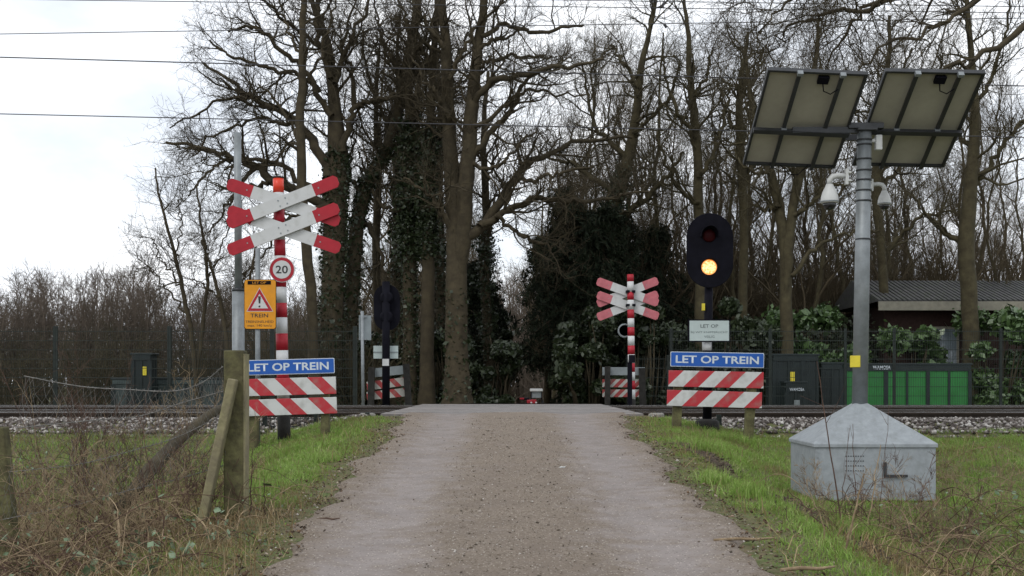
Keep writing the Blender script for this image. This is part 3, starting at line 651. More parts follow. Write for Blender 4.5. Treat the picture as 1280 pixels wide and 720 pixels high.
# far orange sign, back side, on pale pole
Ys = 23.8; k = Ys / F
gz = float(ground_z(-2.95, Ys)) - .05
bs_ = empty('warning_sign', ((454 - 640) * k, Ys, gz), 'grey back of a rectangular sign on a thin pale pole across the tracks', 'warning sign')
MB().tube([(0, 0, 0), (-.02, 0, zz(389, Ys) - gz)], .032, 10).build('pole', M['galv'], bs_)
MB().box((.03, .05, zz(409.5, Ys) - gz), (15.5 * k, .02, 31 * k), Matrix.Rotation(R(22), 3, 'Z')).build('plate', M['greyback'], bs_)
for py in (396, 424): MB().box((.0, .025, zz(py, Ys) - gz), (.13, .05, .03)).build('bracket', M['galv'], bs_)
# far barrier boards
sF = stripes('far_stripes_left', .3, .1, .8, .42, (.3, .03, .03), (.38, .37, .34)); sG = stripes('far_stripes_right', .2, .05, -1.0, .55, (.25, .03, .03), (.36, .36, .34))
def far_barrier(Yb, pxc, legs, plate, boards, stripe, label):
    Xc = (pxc - 640) * Yb / F; gz = float(ground_z(Xc, Yb)) - .1; k = Yb / F
    t = empty('barrier_board', (Xc, Yb, gz), label, 'barrier board')
    for (x0, y0, x1, y1, wd) in legs: MB().bar(((x1 - pxc) * k, -.08, 0), ((x0 - pxc) * k, -.08, zz(y0, Yb) - gz), wd, .13).build('leg', M['darkpost'], t)
    for i, (px, py, wd, ht, tl) in enumerate([plate] + boards):
        MB().box((0, 0, 0), (wd * k, .03, ht * k)).build('name_board' if i == 0 else 'striped_board', M['greyback'] if i == 0 else stripe, t, ((px - pxc) * k, 0, zz(py, Yb) - gz), (0, R(tl), 0))
    return t
far_barrier(25.0, 487, [(465, 459, 464, 507, .11), (508, 455, 512, 507, .12)], (487, 464, 44, 11, -6), [(484, 479.5, 51, 10.5, -7), (484, 492.5, 51, 10.5, -6)], sF, 'tilted striped boards seen from behind across the tracks at left')
far_barrier(25.6, 779, [(759, 458, 759, 507, .11), (802, 460, 803, 507, .12)], (779.5, 464, 53, 10, 0), [(779.5, 479, 53, 10, 0), (779.5, 491.5, 53, 9.5, 0)], sG, 'dark striped boards seen from behind at the foot of the far cross')
# far cross -------------------------------------------------------------
Yf = 25.0; k = Yf / F; gz = float(ground_z(2.4, Yf)) - .1
fc = empty('crossing_sign', ((790 - 640) * k, Yf, gz), 'far pinkish double cross on a striped post, seen from behind across the tracks', 'crossing sign', rot=(0, R(-.7), 0))
bd = [343, 352, 365, 375, 387, 398, 409, 420, 432, 443, 454, 465, 476, 487, 499]
bs = [(zz(bd[i + 1], Yf) - gz, zz(bd[i], Yf) - gz, [1, 0][i % 2]) for i in range(len(bd) - 1)]
pl = bands(bs, .076, .068, 0); pl.tube([(0, 0, 0), (0, 0, zz(499, Yf) - gz)], .078, 16, 2); pl.build('post', [M['white'], M['red'], M['darkpost']], fc)
for cz in (364.5, 381.5):
    add_arm(fc, -.05, zz(cz, Yf) - gz, .14, R(20.5), .68, .088, .32, M['pale_red'], M['white'], False)
    add_arm(fc, -.05, zz(cz, Yf) - gz, .105, R(-20.5), .68, .088, .32, M['pale_red'], M['white'], False)
    MB().box((0, .02, zz(cz, Yf) - gz), (.19, .17, .05)).build('bracket', M['black'], fc)
fs = empty('speed_sign', ((781.5 - 640) * k, Yf + .1, zz(413, Yf)), 'grey back of the round sign on the far striped post', 'speed sign')
MB().prism(circ(.15), 0, .012).build('disc', M['greyback'], fs); b = MB(); b.lathe([(.14, -.004), (.14, -.012), (.115, -.012), (.115, -.004)], 24, (0, 0, 0), axis='Y'); b.build('rim', M['galv'], fs)
cb = empty('control_post', ((785.5 - 640) * k, Yf - .3, float(ground_z(2.4, Yf - .3))), 'slim black control post standing against the far striped cross', 'control post')
MB().box((0, 0, .45), (.09, .09, 1.0)).build('post', M['black'], cb); MB().box((.04, -.02, 1.02), (.12, .1, .16)).build('cap', M['black'], cb)

# ------------------------------------------------------------------ camera mast with solar panels
Ym = 10.3
gzm = -.545
ms = empty('camera_mast', (2.985, Ym, gzm), 'galvanised mast on a peaked steel base box beside the right verge', 'camera mast', rot=(0, 0, 0))
hb = .49; zr = -.1 - gzm
b = MB(); v = [(-hb, -hb, -.01), (hb, -hb, -.01), (hb, hb, -.01), (-hb, hb, -.01)]; v += [(x, y, zr) for x, y, z in v]
v += [(-.05, -.05, .23 - gzm), (.05, -.05, .23 - gzm), (.05, .05, .23 - gzm), (-.05, .05, .23 - gzm)]
e_ = .014
b.add(v[:8], [(3, 2, 1, 0), (0, 1, 5, 4), (1, 2, 6, 5), (2, 3, 7, 6), (3, 0, 4, 7)])
base = b.build('base_box', M['galvbox'], ms, rot=(0, 0, R(-1.5)), bevel=.006)
b = MB(); lip = [(-hb - e_, -hb - e_), (hb + e_, -hb - e_), (hb + e_, hb + e_), (-hb - e_, hb + e_)]
v = [(x, y, zr - .02) for x, y in lip] + [(x, y, zr + .012) for x, y in lip] + [(-.055, -.055, .235 - gzm), (.055, -.055, .235 - gzm), (.055, .055, .235 - gzm), (-.055, .055, .235 - gzm)]
b.add(v, [(0, 1, 5, 4), (1, 2, 6, 5), (2, 3, 7, 6), (3, 0, 4, 7), (4, 5, 9, 8), (5, 6, 10, 9), (6, 7, 11, 10), (7, 4, 8, 11), (8, 9, 10, 11), (3, 2, 1, 0)])
lid = b.build('lid', M['galvbox'], ms, rot=(0, 0, R(-1.5)), bevel=.005)
b = MB()
for r_ in range(4):
    for c in range(8): b.box((-.24 + c * .02, -hb - .001, zr - .09 - r_ * .04), (.009, .004, .007))
b.build('vent_holes', M['black'], base)
MB().box((0, .02, -.12), (.93, .93, .25)).build('plinth', M['darkpost'], ms)
MB().box((.16, -hb - .012, zr - .25), (.19, .024, .02)).box((.075, -hb - .012, zr - .2), (.02, .024, .12)).build('handle', M['alu'], base)
b = MB()
for i in range(5): b.lathe([(.008, 0), (.008, .008)], 8, (-hb + .02, -hb - .005, .1 + i * .08), axis='Y')
b.build('rivets', M['galv'], base)
zt = zz(163, Ym) - gzm
b = MB(); b.tube([(0, 0, .22 - gzm), (.04, 0, zt)], [.066, .060], 20); b.build('mast', M['galv'], ms)
b = MB()
for py in (176, 182, 200, 214, 226, 239, 252, 300):
    z_ = zz(py, Ym) - gzm; b.tube([(.04 * z_ / zt, 0, z_), (.04 * z_ / zt, 0, z_ + .012)], .0675, 20)
b.build('clamp_band', M['alu'], ms)
MB().box((.045, 0, zt + .0), (.17, .17, .025)).box((.045, 0, zt + .035), (.3, .09, .05)).build('top_plate', M['alu'], ms, bevel=.004)
MB().box((-.055, -.055, zz(452, Ym) - gzm), (.085, .012, .1), Matrix.Rotation(R(-20), 3, 'Z')).build('yellow_tag', M['yellow'], ms, bevel=.004)
MB().box((.16, .0, zz(178.5, Ym) - gzm), (.055, .06, .13)).box((.1, 0, zz(176, Ym) - gzm), (.08, .03, .03)).build('antenna_box', M['plastic'], ms, bevel=.008)
MB().box((.45, .3, zt - .0), (1.0, .05, .05)).box((-.28, .0, zt), (.6, .05, .05)).build('cross_beam', M['alu'], ms)
def solar(x0, label, roll):
    # lower (far) edge to upper (near) edge, seen from underneath
    lo = Vector((x0 + .4, 10.72, 2.36)); hi = Vector((x0 + .4, 9.80, 2.965)); c = (lo + hi) / 2; d = hi - lo; ln = d.length
    ang = math.atan2(d.z, -d.y)            # rotation about X
    t = empty('solar_panel', c, label, 'solar panel', rot=(-ang, R(roll), 0))
    # local: x right, y away & down, z up (glass side)
    wd = .82
    MB().box((0, 0, 0), (wd - .03, ln - .03, .006)).build('back_sheet', M['panelback'], t)
    MB().box((0, 0, .005), (wd - .03, ln - .03, .004)).build('cell_face', M['cell'], t)
    b = MB(); fr = .022
    for sx in (-1, 1): b.box((sx * (wd / 2 - fr / 2), 0, -.008), (fr, ln, .04))
    for sy in (-1, 1): b.box((0, sy * (ln / 2 - fr / 2), -.008), (wd - 2 * fr, fr, .04))
    b.build('frame', M['alu'], t, bevel=.002)
    for fx in (-.15, .2):
        b = MB().box((fx, 0, -.038), (.032, ln + .02, .02)); b.build('support_rail', M['alu'], t)
        for yy in (-ln / 2, .08): MB().box((fx, yy, -.05), (.045, .03, .04)).build('rail_clamp', M['galv'], t)
    MB().box((0, .09, -.065), (wd, .045, .035)).build('cross_bar', M['alu'], t)
    MB().box((.06, -ln / 2 + .08, -.025), (.09, .07, .03)).build('junction_box', M['black'], t)
    MB().tube([(.06, -ln / 2 + .1, -.03), (.08, -ln / 2 + .17, -.06), (.14, -ln / 2 + .19, -.07), (.21, -ln / 2 + .15, -.04)], .005, 6).build('cable', M['black'], t)
    MB().tube([(-.08, ln / 2 - .02, -.03), (0, ln / 2 + .03, -.09), (.08, ln / 2 + .03, -.09), (.16, ln / 2 - .03, -.03)], .004, 6).build('loose_cable', M['black'], t)
    return t
solar(2.085, 'tilted solar panel left of the mast top, seen from its grey underside', 2.6)
solar(3.05, 'tilted solar panel right of the mast top, seen from its grey underside', 1.2)
def dome(px, py, Yd, sc, side, label):
    t = empty('security_camera', W(px, py, Yd), label, 'security camera', 'dome cameras on the mast')
    s = sc
    MB().lathe([(.012, .13), (.035, .125), (.045, .1), (.07, .05), (.085, .0), (.088, -.035), (.09, -.06), (.07, -.066)], 24, (0, 0, 0)).build('housing', M['plastic'], t)
    MB().lathe([(.068, -.062), (.066, -.09), (.05, -.118), (.02, -.133), (.004, -.135)], 20).build('dome', M['smoke'], t)
    MB().lathe([(.0935, -.044), (.0935, -.056)], 24).build('ring', M['galv'], t)
    d = side
    MB().tube([(0, 0, .12), (.003 * d, 0, .17), (.03 * d, 0, .205), (.08 * d, 0, .215), (.155 * d, 0, .21)], [.03, .03, .029, .026, .026], 12).build('arm', M['plastic'], t)
    MB().box((.17 * d, 0, .2), (.03, .06, .16)).box((.195 * d, 0, .24), (.03, .08, .02)).box((.195 * d, 0, .16), (.03, .08, .02)).build('bracket', M['plastic'], t, bevel=.004)
    t.scale = (s, s, s)
    return t
dome(1037, 246, 10.25, .85, 1, 'larger white dome camera on the left side of the mast')
dome(1105.5, 250, 10.7, .66, -1, 'smaller white dome camera on a curved arm right of the mast')

# ------------------------------------------------------------------ left foreground fence
Yp = 8.0; gz = -.62
fp = empty('fence_post', ((294.5 - 640) * Yp / F, Yp, gz), 'stout square mossy wooden strainer post in the left foreground', 'fence post')
b = MB(); b.bar((0, 0, 0), (.0, 0, zz(438, Yp) - gz), .134, .12); b.build('post', M['wood'], fp, bevel=.01)
b = MB(); b.bar((-.215, -.115, .0), (.01, -.105, zz(474, Yp) - gz), .125, .055); b.build('brace', M['woodpale'], fp, bevel=.008)
MB().box((.0715, 0, .62), (.012, .12, 1.2)).build('edge_lath', M['woodpale'], fp)
Yq = 15.3
sp_ = empty('steel_pole', ((298 - 640) * Yq / F, Yq, -.5), 'tall bare galvanised pole with a thicker sleeve behind the wooden fence post', 'pole')
MB().tube([(0, 0, 0), (0, 0, zz(363, Yq) + .5)], .08, 16).build('sleeve', M['galv'], sp_)
MB().tube([(0, 0, zz(363, Yq) + .5), (-.012, 0, zz(166, Yq) + .5)], .047, 14).build('pole', M['galv'], sp_)
MB().tube([(0, 0, zz(363, Yq) + .5 - .01), (0, 0, zz(361, Yq) + .5)], .085, 16).build('collar', M['alu'], sp_)
f2 = empty('fence_post', (-3.45, 8.3, -1.0), 'leaning wooden fence post at the far left among brambles', 'fence post')
MB().bar((0, 0, 0), (-.1, 0, 1.1), .11, .11).build('post', M['wood'], f2, bevel=.012)
lg = empty('fallen_log', (-3.1, 9.6, -.75), 'dark mossy fallen log slanting up behind the wire fence at left', 'log')
MB().tube([W(150, 640, 8.6) - lg.location, W(185, 590, 9.2) - lg.location, W(225, 548, 9.8) - lg.location, W(262, 518, 10.4) - lg.location, W(285, 505, 10.8) - lg.location], [.055, .055, .048, .04, .028], 10).build('trunk', M['bark'], lg)
# wires: catenary-ish strands from the strainer post to the left
def wire_path(pts, n=40):
    P = np.array([list(W(*p)) for p in pts]); t = np.linspace(0, len(P) - 1, n); out_ = []
    for u in t:
        i = min(int(u), len(P) - 2); f = u - i
        p0 = P[max(i - 1, 0)]; p1 = P[i]; p2 = P[i + 1]; p3 = P[min(i + 2, len(P) - 1)]
        out_.append(.5 * ((2 * p1) + (-p0 + p2) * f + (2 * p0 - 5 * p1 + 4 * p2 - p3) * f * f + (-p0 + 3 * p1 - 3 * p2 + p3) * f ** 3))
    return out_
strands = [('barbed_wire', [(30, 470, 8.2), (100, 483, 8.15), (160, 487, 8.1), (215, 489, 8.05), (250, 480, 8), (279, 458, 7.95)], .0035, 'topmost sagging barbed wire from the strainer post'),
           ('barbed_wire', [(20, 535, 8.2), (120, 525, 8.1), (175, 520, 8.05), (230, 503, 8), (283, 488, 7.95)], .003, 'second barbed wire strand below the top wire'),
           ('barbed_wire', [(10, 590, 8.2), (100, 580, 8.1), (170, 562, 8.05), (225, 545, 8), (284, 515, 7.95)], .0025, 'third barbed wire strand, low behind the bramble stems'),
           ('barbed_wire', [(0, 650, 8.2), (90, 632, 8.1), (165, 612, 8.05), (225, 598, 8), (284, 580, 7.95)], .0025, 'lowest barbed wire strand near the bramble leaves')]
paths = []
for nm, pts, rr, lb in strands:
    p = wire_path(pts); paths.append(p)
    t = empty(nm, p[0], lb, 'barbed wire', 'strands of the left wire fence'); o3 = np.array(p[0])
    b = MB(); b.tube([q_ - o3 for q_ in p], rr, 5); g = np.random.default_rng(3)
    for u in range(2, len(p) - 1):
        for q_ in range(1):
            c = Vector(p[u] - o3); 
            for s in range(2):
                d = Vector(g.normal(0, 1, 3)).normalized() * .018; b.tube([c - d, c + d], .0016, 3)
    b.build('strand', M['wire'], t)
net = MB(); A = paths[0]; B = paths[3]; n = len(A)
for i in range(0, n - 1):
    for k_ in range(6):
        pass
rows = 9
grid = [[np.array(A[i]) * (1 - r_ / rows) + np.array(B[i]) * (r_ / rows) + NP.normal(0, .009, 3) for i in range(n)] for r_ in range(rows + 1)]
for r_ in range(rows):
    for i in range(n - 1):
        net.tube([grid[r_][i], grid[r_ + 1][i + 1]], .0011, 3, caps=False); net.tube([grid[r_ + 1][i], grid[r_][i + 1]], .0011, 3, caps=False)
tag(net.build('wire_netting', M['wire']), 'sagging diamond wire netting between the barbed wires at left', 'wire netting')

# ------------------------------------------------------------------ mesh fences, cabinets, containers, building
def mesh_fence(name, X0, X1, Y, z0, z1, posts, label, group=None, pitch=.05, hp=.2, post_r=.03, Y1=None, ph=.05):
    Y1 = Y if Y1 is None else Y1
    t = empty(name, (X0, Y, z0), label, 'fence', group)
    ln = math.hypot(X1 - X0, Y1 - Y); ux, uy = (X1 - X0) / ln, (Y1 - Y) / ln
    b = MB(); x = 0
    while x < ln: b.box((ux * x, uy * x, (z1 - z0) / 2), (.005, .005, z1 - z0)); x += pitch
    z = .04
    while z <= z1 - z0 + .001:
        b.bar((0, 0, z), (ux * ln, uy * ln, z), .010, .012); z += hp
    b.build('mesh_panel', M['rod'], t)
    for p in posts:
        d = (p - X0) / ux if abs(ux) > .01 else p
        MB().box((ux * d, uy * d + .03, (z1 - z0) / 2 - .1), (post_r * 2, .05, z1 - z0 + .2 + ph)).build('post', M['rod'], t)
    return t
mesh_fence('mesh_fence', 3.4, 13, 26.0, -.3, 1.58, [3.45, 5.6, 7.23, 8.29, 10.6, 12.9], 'dark green mesh fence across the tracks at right, before the containers')
mesh_fence('mesh_fence', 2.45, 3.38, 25.8, -.3, 1.0, [2.5, 3.36], 'low dark mesh panel just right of the far cross')
mesh_fence('mesh_fence', -13, -3.35, 26.0, -.3, 1.63, [-12.4, -9.9, -7.43, -5.2, -3.4], 'long dark mesh fence across the tracks at left', post_r=.045)
mesh_fence('mesh_fence', 2.05, 2.75, 15.75, -.3, -.03, [2.72], 'short low mesh fence behind the right striped boards', pitch=.05, hp=.1)
mesh_fence('mesh_fence', -3.3, -1.9, 15.9, -.3, .0, [-3.28, -2.6, -1.92], 'short low mesh fence behind the left striped boards', pitch=.05, hp=.1)
def container(name, X0, X1, Y, z0, z1, dep, m, label, cat, slats=6, txt=None, lid=True, hd=.12, gm='darkcont'):
    t = empty(name, ((X0 + X1) / 2, Y + dep / 2, z0), label, cat); wd = X1 - X0; h = z1 - z0
    MB().box((0, 0, h / 2), (wd, dep, h)).build('body', M[m], t, bevel=.02)
    if lid: MB().box((0, 0, h + .02), (wd + .06, dep + .06, .05)).build('lid', M['darkcont'], t, bevel=.01)
    MB().box((0, -dep / 2 - .012, h - hd / 2), (wd - .02, .02, hd)).build('header_strip', M[gm], t)
    b = MB()
    for i in range(slats + 1): b.box((-wd / 2 + .03 + (wd - .06) * i / slats, -dep / 2 - .014, (h - hd) / 2), (.05 if i % 2 else .09, .025, h - hd - .02))
    b.build('rib', M['darkcont'], t)
    if txt: text(txt[0], txt[1], txt[2], (txt[3], -dep / 2 - .0235, h + txt[4]), M['letter'], t, .02)
    return t
container('green_container', 7.85, 10.9, 28.5, -.25, .85, 1.6, 'greencont', 'low bright green container with a white name strip behind the mesh fence', 'container', 6, ('WAMOSA', .42, .09, -.6, -.06), hd=.14)
container('dark_container', 7.3, 7.8, 28.3, -.25, .87, 1.4, 'darkcont', 'dark grey container left of the bright green one', 'container', 2)
cbx = container('switch_cabinet', 6.0, 7.05, 27.6, -.25, 1.05, .8, 'darkcont', 'dark green switch cabinet with a yellow tag behind the right blue sign', 'cabinet', 3)
MB().box((-.08, -.43, .82), (.1, .012, .22)).build('yellow_tag', M['yellow'], cbx)
bn = container('grit_bin', 6.15, 6.62, 27.0, -.25, .42, .45, 'darkcont', 'small dark bin with white lettering in front of the switch cabinet', 'bin', 2, ('WAMOSA', .33, .07, .02, -.14), hd=.2)
MB().box((.02, -.25, .22), (.12, .012, .14)).build('sticker', M['greyback'], bn)
lc = container('switch_cabinet', -8.75, -8.3, 27.6, -.25, 1.07, .5, 'darkcont', 'narrow black cabinet with a yellow tag behind the left mesh fence', 'cabinet', 2)
MB().box((.08, -.275, .95), (.09, .012, .2)).build('yellow_tag', M['yellow'], lc)
container('grey_container', -9.4, -6.6, 28.2, -.25, .5, 1.4, 'greycont', 'low blue grey container behind the left mesh fence', 'container', 8, gm='greycont', hd=.1)
bl = empty('shed', (13.75, 34.4, -1.0), 'low brick shed with a corrugated roof and cream fascia, at right behind the laurel', 'shed')
MB().box((0, 0, 1.75), (7.4, 4, 3.5)).build('wall', M['brick'], bl)
b = MB()
for i in range(60):
    x = -3.95 + i * .134; b.bar((x, -2.45, 3.62), (x, 0.1, 4.35), .08, .05); b.bar((x, 2.45, 3.62), (x, .1, 4.35), .08, .05)
b.bar((-3.97, -2.4, 3.58), (-3.97, 0, 4.3), .02, .02)
b.add([(-4, -2.45, 3.6), (4, -2.45, 3.6), (4, 0.1, 4.33), (-4, .1, 4.33), (-4, 2.45, 3.6), (4, 2.45, 3.6)], [(0, 1, 2, 3), (3, 2, 5, 4), (0, 3, 4), (1, 5, 2)])
b.build('roof', M['roof'], bl)
MB().box((0, -2.46, 3.48), (8.0, .04, .24)).build('fascia', M['fascia'], bl)
for xw in (-2.2, .6):
    o = MB().box((xw, -2.01, 2.4), (1.0, .06, 1.1)).build('window', M['fascia'], bl); MB().box((xw, -2.045, 2.4), (.86, .02, .96)).build('pane', M['glass'], o)

# ------------------------------------------------------------------ overhead wires
def owire(p0, p1, Y, r_, label, sag=0, parts=()):
    a = W(p0[0], p0[1], Y); b_ = W(p1[0], p1[1], Y); d = b_ - a; a2 = a - d * 1.2; b2 = b_ + d * 1.2
    t = empty('overhead_wire', a2, label, 'overhead wire', 'catenary wires above the railway')
    MB().tube([a2 + (b2 - a2) * (i / 12) - a2 for i in range(13)], r_, 6).build('wire', M['cable'], t)
    return t
owire((160, 40), (1120, 25), 17.7, .006, 'thin overhead wire third from the top, rising slightly to the right')
d_ = owire((160, 76), (1120, 103), 17.7, .0085, 'thickest overhead wire, crossing the oak limbs above the near cross')
owire((160, 146), (1120, 168), 21.6, .009, 'lowest overhead wire, passing behind the solar panel')
owire((160, 1), (1120, 14), 21.6, .007, 'overhead wire second from the top edge of the view')
tw = owire((160, -8), (1120, 6), 17.7, .006, 'topmost overhead wire at the upper edge of the view')
dr = empty('wire_dropper', W(829, 2, 17.7), 'thin dropper with clamps hanging between the two upper wires', 'wire dropper')
zl = -(30) * 17.7 / F
MB().tube([(0, 0, 0), (.03, 0, zl)], .004, 5).build('rod', M['cable'], dr)
MB().tube([(.03, 0, 0), (-.03, 0, -.09)], .012, 6).tube([(.015, 0, zl + .03), (.045, 0, zl - .03)], .02, 6).build('clamp', M['cable'], dr)
tag(MB().tube([W(788, 0, 17.7), W(788.5, 33, 17.7)], .0025, 4).build('wire_dropper', M['cable']), 'hair thin dropper left of the clamped one between the upper wires', 'wire dropper')

# ------------------------------------------------------------------ tractor far down the path
Yt = 75; k = Yt / F; gz = float(road_z(Yt))
tr = empty('tractor', ((668 - 640) * k, Yt, gz + .02), 'small red tractor with a white cab roof far down the path', 'tractor', rot=(0, 0, R(0)))
MB().box((-.05, 0, .72), (.34, .5, .38)).box((-.3, -.1, .78), (.35, .35, .22)).build('hood', M['tractorred'], tr, bevel=.04)
MB().box((.12, .3, 1.5 ), (.78, .8, .17)).build('cab_roof', M['white'], tr, bevel=.03)
b = MB()
for x in (-.2, .45):
    for y in (-.02, .6): b.box((x, y, 1.18), (.05, .05, .56))
b.build('cab_frame', M['black'], tr)
MB().box((.12, .3, 1.22), (.62, .56, .4)).build('cab_glass', M['greyback'], tr)
for x, r_, w_ in ((-.42, .42, .2), (.55, .42, .2), (-.25, .26, .14), (.3, .26, .14)):
    o = MB().tube([(x - w_ / 2, .5 if r_ > .3 else -.5, r_), (x + w_ / 2, .5 if r_ > .3 else -.5, r_)], r_, 18).build('wheel', M['tyre'], tr)
    MB().tube([(x - w_ / 2 - .01, .5 if r_ > .3 else -.5, r_), (x + w_ / 2 + .01, .5 if r_ > .3 else -.5, r_)], r_ * .5, 12).build('rim', M['white'], o)
MB().box((.05, .2, .5), (.9, .9, .25)).build('chassis', M['black'], tr)
MB().box((-.62, .3, .95), (.6, .7, .16)).build('mudguard', M['black'], tr, bevel=.05)
MB().box((-.78, -.08, .97), (.26, .06, .1)).build('side_panel', M['tractorred'], tr)
for x in (-.2, .1): MB().lathe([(.06, -.27), (.05, -.29)], 10, (x, 0, .72), axis='Y').build('headlight', M['white'], tr)
#TREES#

# ------------------------------------------------------------------ trees
def nrm(a): return a / np.maximum(np.linalg.norm(a, axis=-1, keepdims=True), 1e-9)
def tubes(groups):
    """groups: list of (P (N,K,3), R (N,K), sides) -> verts, quads"""
    VV, QQ = [], []; base = 0
    for P, Rr, n in groups:
        N, K, _ = P.shape
        if N == 0: continue
        T = np.empty_like(P); T[:, 1:-1] = P[:, 2:] - P[:, :-2]; T[:, 0] = P[:, 1] - P[:, 0]; T[:, -1] = P[:, -1] - P[:, -2]; T = nrm(T)
        ref = np.tile(np.array([.31, .87, .22]), (N, 1)); al = np.abs((ref * nrm(P[:, -1] - P[:, 0])).sum(-1)) > .9; ref[al] = (1, 0, .2)
        x = nrm(np.cross(T, ref[:, None])); y = np.cross(T, x)
        a = np.arange(n) * 2 * np.pi / n
        v = P[:, :, None] + (x[:, :, None] * np.cos(a)[None, None, :, None] + y[:, :, None] * np.sin(a)[None, None, :, None]) * Rr[:, :, None, None]
        idx = np.arange(N * K * n).reshape(N, K, n) + base
        i2 = np.roll(idx, -1, 2)
        q = np.stack([idx[:, :-1], i2[:, :-1], i2[:, 1:], idx[:, 1:]], -1).reshape(-1, 4)
        VV.append(v.reshape(-1, 3)); QQ.append(q); base += N * K * n
    return np.concatenate(VV), np.concatenate(QQ)
def kids(P, Rr, n, t0, t1, L, Lv, K, ang, wig, up, rr, rmax, rmin, g, taper=.35, Labs=True, shade=.45):
    """children grown from polylines P (N,Kp,3)"""
    N, Kp, _ = P.shape; M_ = N * n
    pi = np.repeat(np.arange(N), n); t = g.uniform(t0, t1, M_)
    u = t * (Kp - 1); i = np.minimum(u.astype(int), Kp - 2); f = (u - i)[:, None]
    p = P[pi, i] * (1 - f) + P[pi, i + 1] * f; T = nrm(P[pi, i + 1] - P[pi, i]); r0 = Rr[pi, i] * (1 - f[:, 0]) + Rr[pi, i + 1] * f[:, 0]
    az = g.normal(0, 1, (M_, 3)); az = nrm(az - (az * T).sum(-1, keepdims=True) * T)
    a = np.radians(g.normal(ang, 12, M_))[:, None]
    d = nrm(T * np.cos(a) + az * np.sin(a) + np.array([0, 0, up]))
    ln = L * (1 - shade * t) * g.uniform(1 - Lv, 1 + Lv, M_)
    st = (ln / (K - 1))[:, None]
    out = np.empty((M_, K, 3)); out[:, 0] = p
    for k in range(1, K):
        d = nrm(d + g.normal(0, wig, (M_, 3)) + np.array([0, 0, up * .35])); out[:, k] = out[:, k - 1] + d * st
    r = np.clip(r0 * rr, rmin, rmax)
    R_ = r[:, None] * np.linspace(1, taper, K)[None]
    return out, np.maximum(R_, rmin * .6)
def spline(pts, K, g=None, jit=0):
    pts = np.array(pts, float); n = len(pts); t = np.linspace(0, n - 1, K); o = []
    for u in t:
        i = min(int(u), n - 2); f = u - i; p0, p1, p2, p3 = pts[max(i - 1, 0)], pts[i], pts[i + 1], pts[min(i + 2, n - 1)]
        o.append(.5 * (2 * p1 + (p2 - p0) * f + (2 * p0 - 5 * p1 + 4 * p2 - p3) * f * f + (3 * p1 - p0 - 3 * p2 + p3) * f ** 3))
    o = np.array(o)
    if g is not None and jit: o[1:-1, :3] += g.normal(0, jit, (K - 2, 3))
    return o
def leaves(C, size, g, asp=.55, up=.0):
    """leaf-shaped quads at points C (N,3)"""
    N = len(C); a = nrm(g.normal(0, 1, (N, 3)) + np.array([0, 0, up])); b = nrm(np.cross(a, g.normal(0, 1, (N, 3))))
    s = size * np.clip(g.lognormal(-.1, .45, (N, 1)), .3, 2.4); v = np.stack([C - a * s, C + b * s * asp, C + a * s, C - b * s * asp], 1)
    return v.reshape(-1, 3), np.arange(N * 4).reshape(-1, 4)
